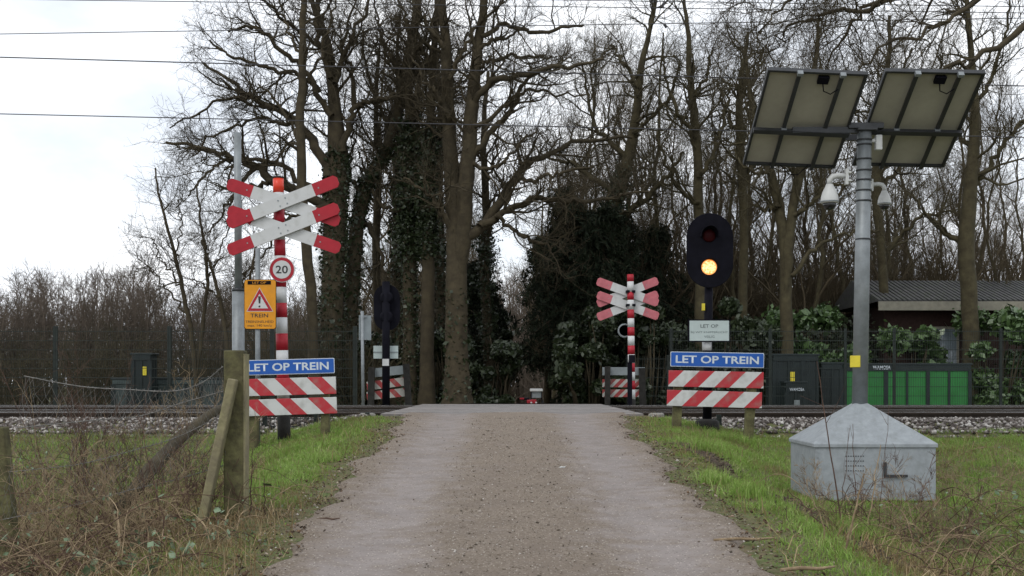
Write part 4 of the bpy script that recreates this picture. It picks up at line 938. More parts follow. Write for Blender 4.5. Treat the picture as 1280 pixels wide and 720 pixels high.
def hero(name, Y, trunks, limbs, label, seed, l2=(3.2, 1.7), fine=True, barkm='bark', ivy=None, gb=None, group=None, twdir=.12, depthk=.45, thin=1):
    """trunks / limbs: lists of [(px, py, rad_px), ...] traced at distance Y"""
    g = np.random.default_rng(seed); k = Y / F
    X0 = (trunks[0][0][0] - 640) * k; bz = float(ground_z(X0, Y)) - .15
    t = empty(name, (X0, Y, bz), label, 'tree', group); o0 = np.array([X0, Y, bz])
    def conv(pl, slope):
        q = []; L0 = 0
        for i, p in enumerate(pl):
            if i: L0 += math.hypot(p[0] - pl[i - 1][0], p[1] - pl[i - 1][1])
            dY = slope * L0 * k; YY = Y + dY
            if len(p) > 3: YY = Y + p[3]
            w_ = W(p[0], p[1], YY); q.append([w_.x - o0[0], w_.y - o0[1], w_.z - o0[2], p[2] * k])
        return q
    TG = []; mains = []
    for tr_ in trunks:
        s = spline(conv(tr_, g.uniform(-.04, .04)), 26); s[1:-1, :2] += g.normal(0, .012, (24, 2))
        if tr_ is trunks[0]: s[0, 3] *= 1.35; s[1, 3] *= 1.12
        else: s[:5, 3] *= np.linspace(.35, 1, 5)
        TG.append((s[None, :, :3], s[None, :, 3], 12)); mains.append((s, False))
    LG = []
    for lb in limbs:
        s = spline(conv(lb, g.uniform(-depthk, depthk)), 22, g, .035); s[:, 3] *= .84
        LG.append((s[None, :, :3], s[None, :, 3], 8)); mains.append((s, True))
    v, q = tubes(TG); mesh_np('trunk', v, quads=q, m=M[barkm], parent=t, smooth_=True)
    CG = list(LG)
    # secondary branches
    P2, R2 = [], []
    for s, isl in mains:
        ln = np.linalg.norm(np.diff(s[:, :3], axis=0), axis=1).sum()
        n = max(3, int(ln * l2[0] * (.82 if isl else .42)))
        a, b = kids(s[None, :, :3], s[None, :, 3], n, .12 if isl else .42, 1, l2[1], .45, 9, 50, .20, twdir, .5, .045 * thin, .012 * thin, g, .3)
        P2.append(a); R2.append(b)
    P2 = np.concatenate(P2); R2 = np.concatenate(R2)
    P3, R3 = kids(P2, R2, 8, .1, 1, .95, .4, 7, 48, .24, twdir, .5, .014 * thin, .005 * thin, g, .4)
    P4, R4 = kids(P3, R3, 4, .1, 1, .45, .4, 5, 45, .24, twdir * .7, .55, .006 * thin, .003 * thin, g, .5)
    CG += [(P2, R2, 5), (P3, R3, 4), (P4, R4, 3)]
    if fine:
        P5, R5 = kids(P4, R4, 2, .2, 1, .22, .4, 3, 42, .2, .05, .6, .0035 * thin, .0025 * thin, g, .6)
        CG.append((P5, R5, 3))
    v, q = tubes(CG); mesh_np('crown', v, quads=q, m=M[barkm], parent=t, smooth_=True)
    if ivy:
        C = []
        for (ti, t0, t1, n, sp_r) in ivy:
            s = mains[ti][0]; u = g.uniform(t0, t1, n) * (len(s) - 1); i = np.minimum(u.astype(int), len(s) - 2); f = (u - i)[:, None]
            c = s[i] * (1 - f) + s[i + 1] * f; d = nrm(g.normal(0, 1, (n, 3)) * np.array([1, 1, .4])); lump = .6 + .6 * (np.sin(u * 2.3) * .5 + .5)
            C.append(c[:, :3] + d * (c[:, 3:4] + np.abs(g.normal(0, sp_r, (n, 1))) * lump[:, None]))
        C = np.concatenate(C); v, q = leaves(C, .038, g, .7); mesh_np('ivy', v, quads=q, m=M['ivy'], parent=t)
    return t
# big oak at left
hero('oak_tree', 30, [[(412, 508, 17), (413, 420, 15), (417, 320, 14), (420, 240, 15), (422, 190, 13), (417, 130, 8), (413, 80, 6), (405, 40, 4.5), (392, 10, 3.5), (385, -40, 2.5)]],
     [[(412, 262, 8), (385, 245, 7.5), (340, 226, 7), (318, 205, 6), (293, 197, 4.5), (267, 188, 3.2), (243, 182, 2.6), (207, 178, 2)],
      [(410, 222, 8), (398, 185, 7.5), (372, 154, 6.5), (347, 137, 5.5), (318, 122, 4.5), (300, 112, 3.5), (285, 96, 2.6), (253, 78, 2)],
      [(415, 145, 5), (393, 110, 4.2), (377, 80, 4), (357, 67, 3.5), (333, 43, 3), (310, 33, 2.2), (285, 40, 1.5)],
      [(400, 115, 3.8), (373, 93, 3), (347, 87, 3), (320, 80, 2.5), (287, 70, 2), (262, 50, 1.4)],
      [(372, 153, 4), (350, 152, 3), (325, 150, 2.4), (290, 160, 2), (262, 172, 1.6), (240, 195, 1.2)],
      [(318, 122, 3), (300, 122, 2.2), (270, 128, 2), (240, 145, 1.6), (212, 160, 1.1)],
      [(340, 226, 4.5), (322, 232, 3.2), (300, 235, 2.4), (280, 262, 1.8), (262, 290, 1.2)],
      [(293, 197, 3), (275, 205, 2.3), (250, 225, 1.8), (235, 245, 1.2)],
      [(413, 98, 5), (402, 60, 4), (395, 30, 3.5), (400, 0, 3), (410, -40, 2)],
      [(418, 105, 4.5), (430, 70, 4), (443, 40, 3), (458, 10, 2.5), (470, -30, 1.6)],
      [(428, 190, 6), (437, 150, 5), (447, 133, 4), (462, 126, 3.4), (485, 122, 2.6), (505, 108, 1.6)],
      [(446, 135, 3.5), (444, 110, 3.2), (438, 85, 3), (428, 63, 2.6), (436, 30, 2), (450, -10, 1.3)],
      [(405, 60, 3), (370, 35, 2.5), (340, 10, 2.2), (310, -15, 1.6)],
      [(412, 240, 6), (385, 232, 4.5), (352, 208, 3.6), (330, 200, 3), (300, 205, 2), (280, 212, 1.5)],
      [(415, 255, 5), (392, 262, 3.5), (370, 268, 2.6), (345, 290, 2), (330, 320, 1.5), (300, 345, 1.1)]],
     'big spreading oak with long limbs reaching left above the near cross', 101, l2=(3.6, 1.5), ivy=[(0, .0, .45, 4500, .06)])
hero('slender_tree', 28.5, [[(394, 508, 7), (390, 400, 6.5), (383, 300, 6.5), (377, 240, 6), (376, 150, 5.5), (378, 70, 4.5), (380, 0, 3.8), (382, -60, 3)]],
     [[(377, 180, 3), (360, 150, 2.2), (340, 120, 1.6), (322, 105, 1.1)], [(377, 110, 3), (395, 80, 2.4), (412, 40, 2), (420, 0, 1.4)], [(379, 70, 2.6), (362, 40, 2.2), (350, 10, 1.6), (345, -30, 1.1)], [(382, 290, 3), (360, 270, 2), (335, 262, 1.5), (305, 270, 1)]],
     'slender straight tree in front of the big oak, behind the near cross', 102, l2=(2.6, 1.2))
hero('leaning_tree', 31, [[(436, 508, 10), (438, 420, 9), (442, 330, 9), (450, 260, 9), (460, 228, 8.5), (476, 200, 8), (489, 172, 7), (497, 133, 5.5), (503, 100, 4.8), (511, 60, 4), (520, 10, 3.2), (526, -40, 2.4)]],
     [[(489, 172, 3.6), (478, 140, 3), (465, 110, 2.6), (455, 70, 2), (452, 30, 1.4)], [(498, 125, 3.4), (520, 100, 2.8), (540, 80, 2.2), (560, 62, 1.5)], [(503, 98, 3), (488, 70, 2.5), (475, 40, 2), (468, 0, 1.3)], [(448, 270, 5), (470, 300, 4), (478, 340, 2.5), (472, 380, 1.6)], [(455, 250, 4), (440, 225, 3), (438, 190, 2.2), (445, 150, 1.5)]],
     'ivy clad tree with a bent trunk leaning right, between oak and ivy pair', 103, ivy=[(0, .0, .5, 3800, .06)])
hero('ivy_tree', 30.5, [[(512, 508, 9), (512, 400, 8.5), (512, 300, 9), (513, 240, 9), (512, 170, 7), (511, 120, 5), (516, 60, 4), (525, 0, 3), (530, -40, 2.4)]],
     [[(513, 150, 3.5), (530, 128, 3), (556, 120, 2.4), (580, 100, 1.8), (600, 85, 1.1)], [(512, 120, 3), (495, 90, 2.4), (480, 60, 2), (470, 20, 1.2)], [(514, 80, 2.6), (528, 50, 2.2), (548, 20, 1.8), (560, -20, 1.2)], [(512, 260, 4), (488, 262, 3), (465, 240, 2), (452, 210, 1.4)]],
     'tree with a thick sleeve of ivy on its upper trunk, left of its twin', 104, ivy=[(0, .22, .54, 8500, .17), (0, .0, .3, 2000, .08)])
hero('ivy_tree', 30.2, [[(533, 508, 9), (534, 400, 8.5), (536, 300, 8), (537, 240, 7.5), (538, 160, 6), (540, 110, 5), (543, 60, 4.2), (547, 0, 3.4), (545, -50, 2.4)]],
     [[(539, 130, 3), (552, 100, 2.4), (570, 75, 2), (585, 40, 1.3)], [(541, 90, 3), (525, 60, 2.4), (508, 30, 2), (495, -10, 1.2)], [(536, 230, 3.6), (552, 205, 3), (560, 170, 2.2), (572, 140, 1.4)]],
     'right hand one of the two straight ivy clad trunks left of the central trunk', 105, ivy=[(0, .22, .5, 5500, .13)])
hero('beech_tree', 29, [[(572, 509, 16), (571, 430, 14.5), (571, 350, 13.5), (570, 290, 12.5), (566, 240, 10.5), (562, 180, 9), (560, 120, 8), (558, 60, 6.5), (553, 10, 5.5), (550, -50, 4)],
                        [(573, 360, 10), (577, 318, 10.5), (580, 275, 10.5), (583, 230, 10), (587, 180, 9.5), (591, 120, 8.3), (597, 60, 6.5), (605, 5, 5), (610, -50, 3.8)]],
     [[(590, 195, 6), (613, 167, 5), (628, 152, 4.5), (640, 135, 4), (652, 108, 3), (668, 92, 2.2), (690, 80, 1.4)],
      [(580, 298, 8), (600, 285, 8), (616, 268, 7.5), (631, 245, 6.5), (646, 222, 6), (662, 202, 5), (690, 187, 4), (723, 178, 3.4), (760, 173, 2.8), (790, 172, 2)],
      [(600, 283, 6), (622, 272, 5), (645, 258, 4.8), (675, 250, 4.3), (708, 250, 4), (742, 249, 3.2), (775, 243, 2.4), (812, 240, 1.6)],
      [(620, 270, 3.5), (640, 285, 3), (653, 294, 2.8), (672, 301, 2.4), (692, 318, 1.6)],
      [(592, 128, 5.5), (605, 112, 5), (620, 101, 4.5), (653, 91, 4), (693, 87, 3.2), (725, 82, 2.6), (755, 74, 1.8)],
      [(600, 46, 4), (627, 32, 3.5), (650, 36, 3.2), (673, 41, 2.9), (700, 36, 2.4), (730, 31, 1.6)],
      [(597, 60, 3.5), (620, 50, 3), (634, 47, 2), (660, 30, 1.3)],
      [(590, 160, 4), (612, 150, 3.4), (640, 125, 2.8), (668, 110, 2.2), (700, 120, 1.6), (735, 118, 1.1)],
      [(594, 84, 4), (618, 75, 3), (650, 70, 2.4), (690, 70, 1.7)],
      [(562, 150, 4), (548, 120, 3), (530, 100, 2.2), (515, 70, 1.4)],
      [(560, 100, 4), (575, 70, 3), (590, 40, 2.6), (620, 10, 2), (640, -20, 1.4)],
      [(568, 290, 6), (552, 265, 4.5), (540, 245, 3), (520, 232, 2.2), (505, 225, 1.4)],
      [(556, 60, 3.5), (540, 40, 3), (520, 10, 2.2), (510, -30, 1.6)],
      [(586, 200, 4), (605, 210, 3), (625, 205, 2.4), (650, 178, 1.8), (672, 165, 1.2)],
      [(646, 222, 3.5), (668, 226, 3), (700, 215, 2.4), (742, 208, 1.8)]],
     'massive central tree with a forked trunk and long arching limbs over the path', 106, l2=(3.4, 1.6), ivy=[(0, 0, .2, 700, .05)])
hero('slender_tree', 33, [[(470, 508, 6), (472, 400, 5.5), (470, 300, 5), (474, 220, 4), (470, 140, 3), (474, 60, 2)]],
     [[(471, 260, 2.5), (458, 230, 2), (448, 190, 1.3)], [(473, 200, 2.4), (486, 160, 2), (492, 110, 1.2)]],
     'thin dark trunk behind the far warning light', 116)
hero('slender_tree', 32, [[(494, 508, 8), (496, 400, 7), (498, 300, 7), (497, 220, 5), (500, 150, 4), (496, 80, 2.6), (500, 20, 1.6)]],
     [[(498, 240, 3), (482, 210, 2.4), (472, 170, 1.6)], [(499, 180, 3), (515, 150, 2.2), (525, 110, 1.4)]],
     'dark trunk just left of the two ivy clad twins', 117, ivy=[(0, .1, .5, 2500, .07)])
hero('slender_tree', 33.5, [[(552, 508, 7), (551, 400, 6.5), (549, 300, 6), (548, 220, 5), (550, 140, 3.6), (545, 60, 2.2)]],
     [[(549, 240, 2.6), (560, 200, 2), (565, 160, 1.4)], [(549, 180, 2.4), (536, 140, 1.8), (530, 90, 1.2)]],
     'dark trunk close behind the central tree on its left', 118, ivy=[(0, .0, .4, 2000, .07)])
hero('slender_tree', 34, [[(612, 508, 7), (610, 420, 6.5), (606, 330, 6), (608, 250, 5), (604, 170, 3.6), (610, 90, 2.2)]],
     [[(607, 300, 2.6), (622, 262, 2), (630, 220, 1.4)], [(606, 240, 2.4), (618, 200, 1.8), (624, 150, 1.2)]],
     'dark trunk just right of the central tree', 119, ivy=[(0, .0, .55, 3500, .14)])
hero('dark_oak', 33, [[(742, 505, 10), (742, 430, 9), (750, 340, 9), (765, 270, 9), (782, 210, 8), (795, 150, 6), (800, 90, 4.5), (812, 40, 3), (820, 0, 2)]],
     [[(765, 275, 6), (790, 262, 5), (815, 240, 4), (838, 215, 3), (855, 190, 2)], [(785, 205, 5), (768, 180, 4), (745, 160, 3), (735, 120, 2.2), (728, 80, 1.4)], [(792, 170, 4), (812, 150, 3.2), (838, 120, 2.6), (850, 80, 1.8)], [(798, 110, 3.5), (780, 80, 2.6), (765, 55, 1.8)], [(772, 240, 5), (745, 225, 4), (715, 205, 3), (690, 200, 2), (668, 182, 1.2)], [(760, 290, 4), (738, 282, 3), (712, 290, 2.2), (690, 310, 1.4)]],
     'crooked dark tree behind the far cross with a bushy tangle of branches', 107, l2=(3.8, 1.6), ivy=[(0, 0, .5, 5000, .12)], barkm='bark2')
hero('slender_tree', 31, [[(878, 508, 9), (876, 400, 8), (874, 300, 7), (872, 220, 6), (868, 150, 5.5), (862, 90, 4), (860, 40, 3), (855, 0, 2)]],
     [[(873, 220, 4), (892, 190, 3.2), (905, 150, 2.6), (912, 110, 1.6)], [(870, 170, 3.6), (850, 145, 3), (835, 110, 2), (828, 75, 1.3)], [(866, 120, 3), (882, 95, 2.2), (890, 60, 1.4)], [(874, 260, 4), (850, 235, 3), (832, 200, 2), (822, 165, 1.4)]],
     'thick straight trunk directly behind the lit warning light', 108, barkm='bark2')
hero('slender_tree', 32, [[(930, 508, 7), (928, 400, 6), (930, 300, 5.6), (926, 200, 6), (924, 130, 4.5), (930, 80, 3), (935, 40, 2)]],
     [[(928, 230, 3.6), (945, 200, 3), (958, 160, 2)], [(925, 170, 3), (908, 140, 2.4), (895, 100, 1.5)], [(927, 120, 2.6), (945, 95, 2), (955, 60, 1.2)]],
     'upright tree just right of the lit warning light, partly behind the solar panel', 109, barkm='bark2')
hero('forked_tree', 30, [[(985, 508, 8.5), (983, 400, 8), (981, 310, 7), (972, 250, 6.5), (955, 190, 5), (940, 130, 3.6), (932, 70, 2.4)], [(982, 370, 6), (984, 325, 6.5), (990, 270, 6), (1002, 200, 6), (1010, 150, 4.6), (1018, 90, 3.2), (1022, 30, 2)]],
     [[(990, 270, 4), (1012, 255, 3.4), (1035, 235, 2.6), (1060, 230, 1.8)], [(1000, 215, 3.6), (1022, 190, 3), (1045, 150, 2.2), (1060, 110, 1.4)], [(960, 210, 3), (945, 215, 2.4), (925, 200, 1.6), (912, 180, 1.1)], [(975, 255, 3.4), (958, 262, 2.6), (940, 255, 1.8)], [(984, 350, 4), (1010, 320, 3), (1035, 300, 2.4), (1065, 290, 1.6), (1100, 288, 1.1)]],
     'tree forked low into two stems, seen below the left solar panel', 110, barkm='bark2')
hero('slender_tree', 33, [[(1112, 508, 7), (1108, 400, 6), (1100, 300, 5.5), (1095, 230, 6), (1100, 150, 4.5), (1110, 80, 3), (1112, 20, 2)]],
     [[(1098, 240, 3.6), (1120, 215, 3), (1150, 180, 2.2), (1170, 140, 1.5)], [(1097, 200, 3), (1080, 170, 2.4), (1066, 130, 1.6)], [(1103, 320, 4), (1130, 290, 3), (1160, 270, 2.2), (1190, 265, 1.4)], [(1105, 130, 3), (1125, 100, 2.2), (1140, 60, 1.4)]],
     'upright tree right of the mast, behind the smaller dome camera', 111, barkm='bark2')
hero('slender_tree', 31, [[(1215, 508, 11), (1212, 400, 10), (1208, 300, 10), (1214, 220, 8), (1220, 150, 6), (1215, 80, 4), (1210, 10, 3), (1208, -40, 2)]],
     [[(1212, 240, 5), (1235, 210, 4), (1262, 170, 3), (1290, 140, 2)], [(1216, 190, 4), (1195, 160, 3.2), (1180, 120, 2.2), (1172, 70, 1.5)], [(1218, 130, 3.6), (1240, 95, 2.8), (1255, 50, 2), (1262, 0, 1.3)], [(1209, 310, 5), (1180, 290, 3.8), (1155, 265, 2.6), (1140, 240, 1.6)]],
     'thick trunk at the far right beyond the shed', 112, barkm='bark2')
# overhanging near tree at upper right: trunk stands outside the view
hero('overhanging_tree', 13, [[(1420, 640, 34), (1415, 400, 30), (1400, 150, 27), (1380, -60, 22), (1370, -200, 16)]],
     [[(1395, 60, 12), (1330, 5, 9), (1250, -14, 7), (1180, -12, 5), (1115, 0, 3.8), (1075, 20, 2.6), (1050, 55, 1.7), (1030, 95, 1)],
      [(1250, -14, 4), (1195, 20, 3.2), (1140, 45, 2.4), (1100, 62, 1.8), (1070, 100, 1.2), (1045, 130, .8)],
      [(1380, -60, 10), (1290, -75, 7), (1180, -70, 5), (1090, -58, 3.6), (1030, -32, 2.6), (985, 0, 1.8), (955, 30, 1.2), (940, 52, .8)],
      [(1090, -58, 3), (1020, -60, 2.2), (970, -40, 1.6), (925, -12, 1.1), (908, 12, .8)],
      [(1115, 2, 4), (1060, 12, 3), (1010, 22, 2.2), (975, 50, 1.6), (960, 78, 1)],
      [(1330, 5, 7), (1270, 40, 5), (1215, 75, 3.6), (1165, 95, 2.6), (1125, 130, 1.8), (1098, 165, 1.2), (1080, 200, .8)]],
     'near tree whose drooping bare branches hang in from the upper right corner', 113, l2=(4.2, .95), twdir=-.12, depthk=.25, thin=.6)
hero('sapling', 27.5, [[(246, 500, 3.2), (240, 420, 3), (228, 360, 2.6), (214, 300, 2), (200, 250, 1.4), (194, 210, 1)], [(246, 470, 2.6), (256, 390, 2.4), (258, 330, 2), (250, 270, 1.4), (246, 230, 1)]],
     [[(236, 400, 1.8), (216, 370, 1.4), (196, 345, 1), (180, 330, .8)], [(228, 360, 1.6), (205, 330, 1.2), (190, 300, .9)], [(257, 350, 1.6), (272, 320, 1.2), (285, 280, .9)], [(220, 320, 1.4), (226, 285, 1), (222, 250, .8)]],
     'thin forked sapling with spreading twigs left of the tall steel pole', 114, l2=(3, .7))
hero('sapling', 27.2, [[(288, 500, 3), (284, 430, 2.8), (274, 370, 2.4), (262, 330, 1.8), (252, 300, 1.2)], [(290, 470, 2.4), (302, 400, 2.2), (312, 350, 1.8), (322, 300, 1.2)]],
     [[(283, 410, 1.6), (298, 380, 1.2), (306, 340, .9)], [(300, 410, 1.4), (320, 380, 1.1), (338, 360, .8)], [(275, 372, 1.4), (255, 355, 1), (238, 350, .8)]],
     'low dark sapling directly behind the steel pole', 115, l2=(3, .7))

M['twigwood'] = mat('woodland_twig', (.05, .039, .023), .95, scale=1.5, col2=(.10, .078, .046))
# woodland variants, shared by many copies
def wood_variant(seed, H, r0, lean=.0):
    g = np.random.default_rng(seed)
    K = 22; z = np.linspace(-.4, H, K); x = np.cumsum(g.normal(0, .09, K)) + lean * z; y = np.cumsum(g.normal(0, .07, K))
    P = np.stack([x, y, z], -1)[None]; Rr = (r0 * (1 - .82 * np.linspace(0, 1, K) ** .9))[None]
    P1, R1 = kids(P, Rr, 19, .14, .97, H * .27, .35, 12, 38, .16, .30, .5, .06, .016, g, .3, shade=.5)
    P2, R2 = kids(P1, R1, 6, .15, 1, 1.5, .45, 8, 40, .16, .16, .5, .02, .007, g, .35)
    P3, R3 = kids(P2, R2, 6, .1, 1, .75, .4, 5, 42, .22, .1, .5, .008, .004, g, .4)
    P4, R4 = kids(P3, R3, 4, .1, 1, .42, .4, 3, 42, .22, .06, .6, .004, .003, g, .5)
    v, q = tubes([(P, Rr, 9)]); tm = mesh_np('trunk', v, quads=q, m=M['bark2'], smooth_=True)
    v, q = tubes([(P1, R1, 6), (P2, R2, 4), (P3, R3, 3), (P4, R4, 3)]); cm = mesh_np('crown', v, quads=q, m=M['twigwood'], smooth_=True)
    me = (tm.data, cm.data); bpy.data.objects.remove(tm); bpy.data.objects.remove(cm)
    return me
VAR = [wood_variant(200 + i, h, r_) for i, (h, r_) in enumerate(((13, .12), (12, .10), (14, .15), (11, .085), (12.5, .11)))]
def place_tree(x, y, s, rz, vi, label, group, tilt=0):
    t = empty('woodland_tree', (x, y, float(ground_z(x, y)) - .1), label, 'tree', group, rot=(tilt, 0, rz))
    t.scale = (s, s, s)
    for nm, me in zip(('trunk', 'crown'), VAR[vi]):
        o = bpy.data.objects.new(nm, me); COL.objects.link(o); o.parent = t
    return t
g = np.random.default_rng(77)
def cluster(n, px0, px1, y0, y1, label, group, smin=.85, smax=1.15):
    for i in range(n):
        y = y0 + (y1 - y0) * ((i * .618 + .3) % 1); px = px0 + (px1 - px0) * (i + .5 + g.uniform(-.35, .35)) / n
        x = (px - 640) * y / F
        if abs(x) < 1.9: x = math.copysign(2.1 + g.uniform(0, .5), x if x else 1)
        place_tree(x, y, g.uniform(smin, smax), g.uniform(0, 6.28), int(g.integers(0, 5)), label, group, g.normal(0, .03))
cluster(22, 690, 940, 34, 46, 'bare woodland tree in the dense thicket between far cross and solar panel', 'woodland trees behind the far cross', .72, .92)
cluster(22, 900, 1290, 34, 48, 'bare slender woodland tree in the thicket behind the containers and mast', 'woodland trees behind the containers', .72, .95)
cluster(15, 430, 680, 38, 62, 'bare woodland tree deep behind the ivy clad trunks beside the path', 'woodland trees beside the far path', .9, 1.2)
cluster(7, 285, 440, 44, 66, 'bare woodland tree behind the left fence and the big oak', 'woodland trees behind the big oak', .5, .65)
cluster(15, 700, 1300, 49, 68, 'bare tree far back in the wood right of the path', 'trees far back in the right hand wood', .8, 1.0)
cluster(9, 560, 730, 70, 105, 'far bare tree at the end of the path, pale against the sky', 'far trees at the end of the path', .9, 1.2)
# far-off wood along the horizon: reads as one mass
def far_wood():
    g = np.random.default_rng(5); n = 1000
    Y = g.uniform(95, 150, n); px = g.uniform(-150, 1430, n); x = (px - 640) / F * Y; H = g.uniform(8.0, 12.5, n) * Y / 118
    H = H * (1 + .12 * np.sin(px * .013) + .08 * np.sin(px * .05))
    K = 8; t = np.linspace(0, 1, K); P = np.zeros((n, K, 3)); P[:, :, 0] = x[:, None] + g.normal(0, .15, (n, K)).cumsum(1); P[:, :, 1] = Y[:, None]; P[:, :, 2] = -1.8 + H[:, None] * t * .9
    Rr = (.16 * (1 - .8 * t))[None] * g.uniform(.7, 1.3, (n, 1))
    P1, R1 = kids(P, Rr, 14, .15, 1, 3.4, .4, 6, 40, .12, .25, .5, .05, .02, g, .4)
    P2, R2 = kids(P1, R1, 6, .2, 1, 1.6, .4, 4, 42, .2, .15, .6, .025, .018, g, .5)
    P3, R3 = kids(P2, R2, 2, .2, 1, .9, .4, 3, 42, .2, .1, .7, .016, .012, g, .6)
    v, q = tubes([(P, Rr, 4), (P1, R1, 3), (P2, R2, 3), (P3, R3, 3)])
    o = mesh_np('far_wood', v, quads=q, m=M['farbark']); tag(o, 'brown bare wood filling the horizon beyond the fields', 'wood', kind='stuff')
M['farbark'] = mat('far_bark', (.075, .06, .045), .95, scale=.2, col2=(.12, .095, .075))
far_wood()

# ------------------------------------------------------------------ evergreens, undergrowth, bushes
def bush(name, px0, px1, Y0, pyt, dep, n, m, label, cat, seed, size=.07, lump=9, zb=None, asp=.6, droop=0, dens_pow=1.0, group=None, stems=True, ns=26):
    g = np.random.default_rng(seed); k = Y0 / F
    X0, X1 = (px0 - 640) * k, (px1 - 640) * k; gz = float(ground_z((X0 + X1) / 2, Y0)) - .05 if zb is None else zb; top = ZC - (pyt - 480) * k
    cx, w2, h = (X0 + X1) / 2, (X1 - X0) / 2, top - gz
    t = empty(name, (cx, Y0, gz), label, cat, group)
    # lumpy leaf volume: many sub-clumps with gaps between
    C = np.stack([g.uniform(-1, 1, lump) * .78 * w2, g.uniform(-.8, .8, lump) * dep / 2, g.uniform(.12, .86, lump) * h], -1)
    C[:, 2] *= 1 - .35 * (np.abs(C[:, 0]) / w2) ** 2
    S_ = g.uniform(.22, .5, (lump, 1)) * np.array([[min(w2, h) * .75, dep * .5, min(w2, h) * .62]])
    ci = g.integers(0, lump, n); d = nrm(g.normal(0, 1, (n, 3))); r_ = g.uniform(0, 1, (n, 1)) ** .45 * (1 + .18 * g.normal(0, 1, (n, 1)))
    P = C[ci] + d * r_ * S_[ci]
    ko = (P[:, 2] > .02) & (P[:, 2] < h * 1.03); P = P[ko]
    v, q = leaves(P, size, g, asp, 0); mesh_np('leaves', v, quads=q, m=M[m], parent=t)
    if stems:
        st = MB()
        for i in range(ns):
            c = C[i % lump]; st.tube([(c[0] * .4, c[1] * .4, 0), (c[0] * .7 + g.normal(0, .05), c[1] * .7, c[2] * .5), tuple(c + g.normal(0, .12, 3))], [.035, .025, .01], 5)
        st.build('stems', M['bark'], t)
    return t
def spruce(px, Y, pyt, w0, label, seed, n=60, nd=30, m='yew', zlo=.06):
    """drooping dark conifer"""
    g = np.random.default_rng(seed); X = (px - 640) * Y / F; gz = float(ground_z(X, Y)); H = ZC - (pyt - 480) * Y / F - gz
    t = empty('conifer', (X, Y, gz), label, 'tree')
    MB().tube([(0, 0, -.2), (0.05, 0, H * .5), (0, 0, H)], [.16, .1, .02], 8).build('trunk', M['bark'], t)
    zz_ = g.uniform(zlo, .99, n) * H; az = g.uniform(0, 6.283, n); ln = (w0 * (1 - zz_ / H) ** .75 + .25) * g.uniform(.4, 1.5, n)
    K = 7; s = np.linspace(0, 1, K); P = np.zeros((n, K, 3)); P[:, :, 0] = np.cos(az)[:, None] * ln[:, None] * s; P[:, :, 1] = np.sin(az)[:, None] * ln[:, None] * s
    P[:, :, 2] = zz_[:, None] - .55 * ln[:, None] * s ** 1.6 + .1 * s * ln[:, None]
    Rr = np.tile(.022 * (1 - .8 * s), (n, 1))
    P2, R2 = kids(P, Rr, 12, .15, 1, .6, .4, 4, 60, .15, -.55, .5, .008, .004, g, .4)
    v, q = tubes([(P, Rr, 4), (P2, R2, 3)]); mesh_np('branches', v, quads=q, m=M['bark'], parent=t)
    NN = len(P2) * nd; pi = np.repeat(np.arange(len(P2)), nd); u = g.uniform(0, 3, NN); i = np.minimum(u.astype(int), 2); f = (u - i)[:, None]
    C = P2[pi, i] * (1 - f) + P2[pi, i + 1] * f + g.normal(0, .035, (NN, 3)); C[:, 2] -= np.abs(g.normal(0, .05, NN))
    v, q = leaves(C, .055, g, .28, -.8); mesh_np('needles', v, quads=q, m=M[m], parent=t)
    return t
spruce(712, 33, 228, .95, 'dark drooping conifer right of the path gap', 301, 95, 26, zlo=.3)
spruce(752, 32, 252, 1.3, 'broad dark conifer between the path gap and the far cross', 302, 130, 28, zlo=.16)
spruce(768, 34, 255, 2.1, 'black green conifer directly behind the far cross', 303, 150, 28)
spruce(820, 35, 275, 2.0, 'black green conifer left of the lit warning light', 304, 150, 28)
spruce(600, 35, 300, .9, 'narrow dark conifer right of the central trunk', 305, 80, 24)
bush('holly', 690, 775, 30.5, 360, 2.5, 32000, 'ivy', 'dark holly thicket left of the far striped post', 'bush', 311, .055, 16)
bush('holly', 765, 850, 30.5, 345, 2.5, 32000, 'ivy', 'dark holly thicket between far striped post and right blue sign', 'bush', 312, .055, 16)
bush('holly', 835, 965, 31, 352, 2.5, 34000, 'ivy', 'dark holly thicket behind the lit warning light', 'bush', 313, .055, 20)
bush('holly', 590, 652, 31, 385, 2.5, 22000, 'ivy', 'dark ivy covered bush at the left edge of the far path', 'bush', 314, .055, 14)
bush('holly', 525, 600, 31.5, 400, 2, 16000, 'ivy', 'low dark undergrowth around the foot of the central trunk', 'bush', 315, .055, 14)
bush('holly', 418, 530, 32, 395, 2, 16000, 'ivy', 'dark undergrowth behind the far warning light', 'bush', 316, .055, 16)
bush('laurel_bush', 955, 1075, 31, 352, 2.6, 14000, 'laurel', 'glossy green laurel bush above the switch cabinet', 'bush', 317, .07, 18)
bush('laurel_bush', 1085, 1190, 31.5, 384, 2.2, 14000, 'laurel', 'smaller green laurel in front of the shed, right of the mast', 'bush', 318, .07, 14)
bush('laurel_bush', 1180, 1300, 31, 355, 2.6, 12000, 'laurel', 'large laurel bush at the far right edge', 'bush', 319, .07, 16)
bush('holly', 960, 1300, 33.5, 380, 2, 22000, 'ivy', 'long dark hedge behind the laurels and containers', 'bush', 320, .06, 40)
spruce(684, 41, 285, 1.3, 'dark conifer deep in the path gap with bare lower trunk', 321, 90, 26, zlo=.30)
bush('holly', 585, 640, 60, 430, 4, 9000, 'ivy', 'dark bush deep along the left side of the far path', 'bush', 322, .1, 9)

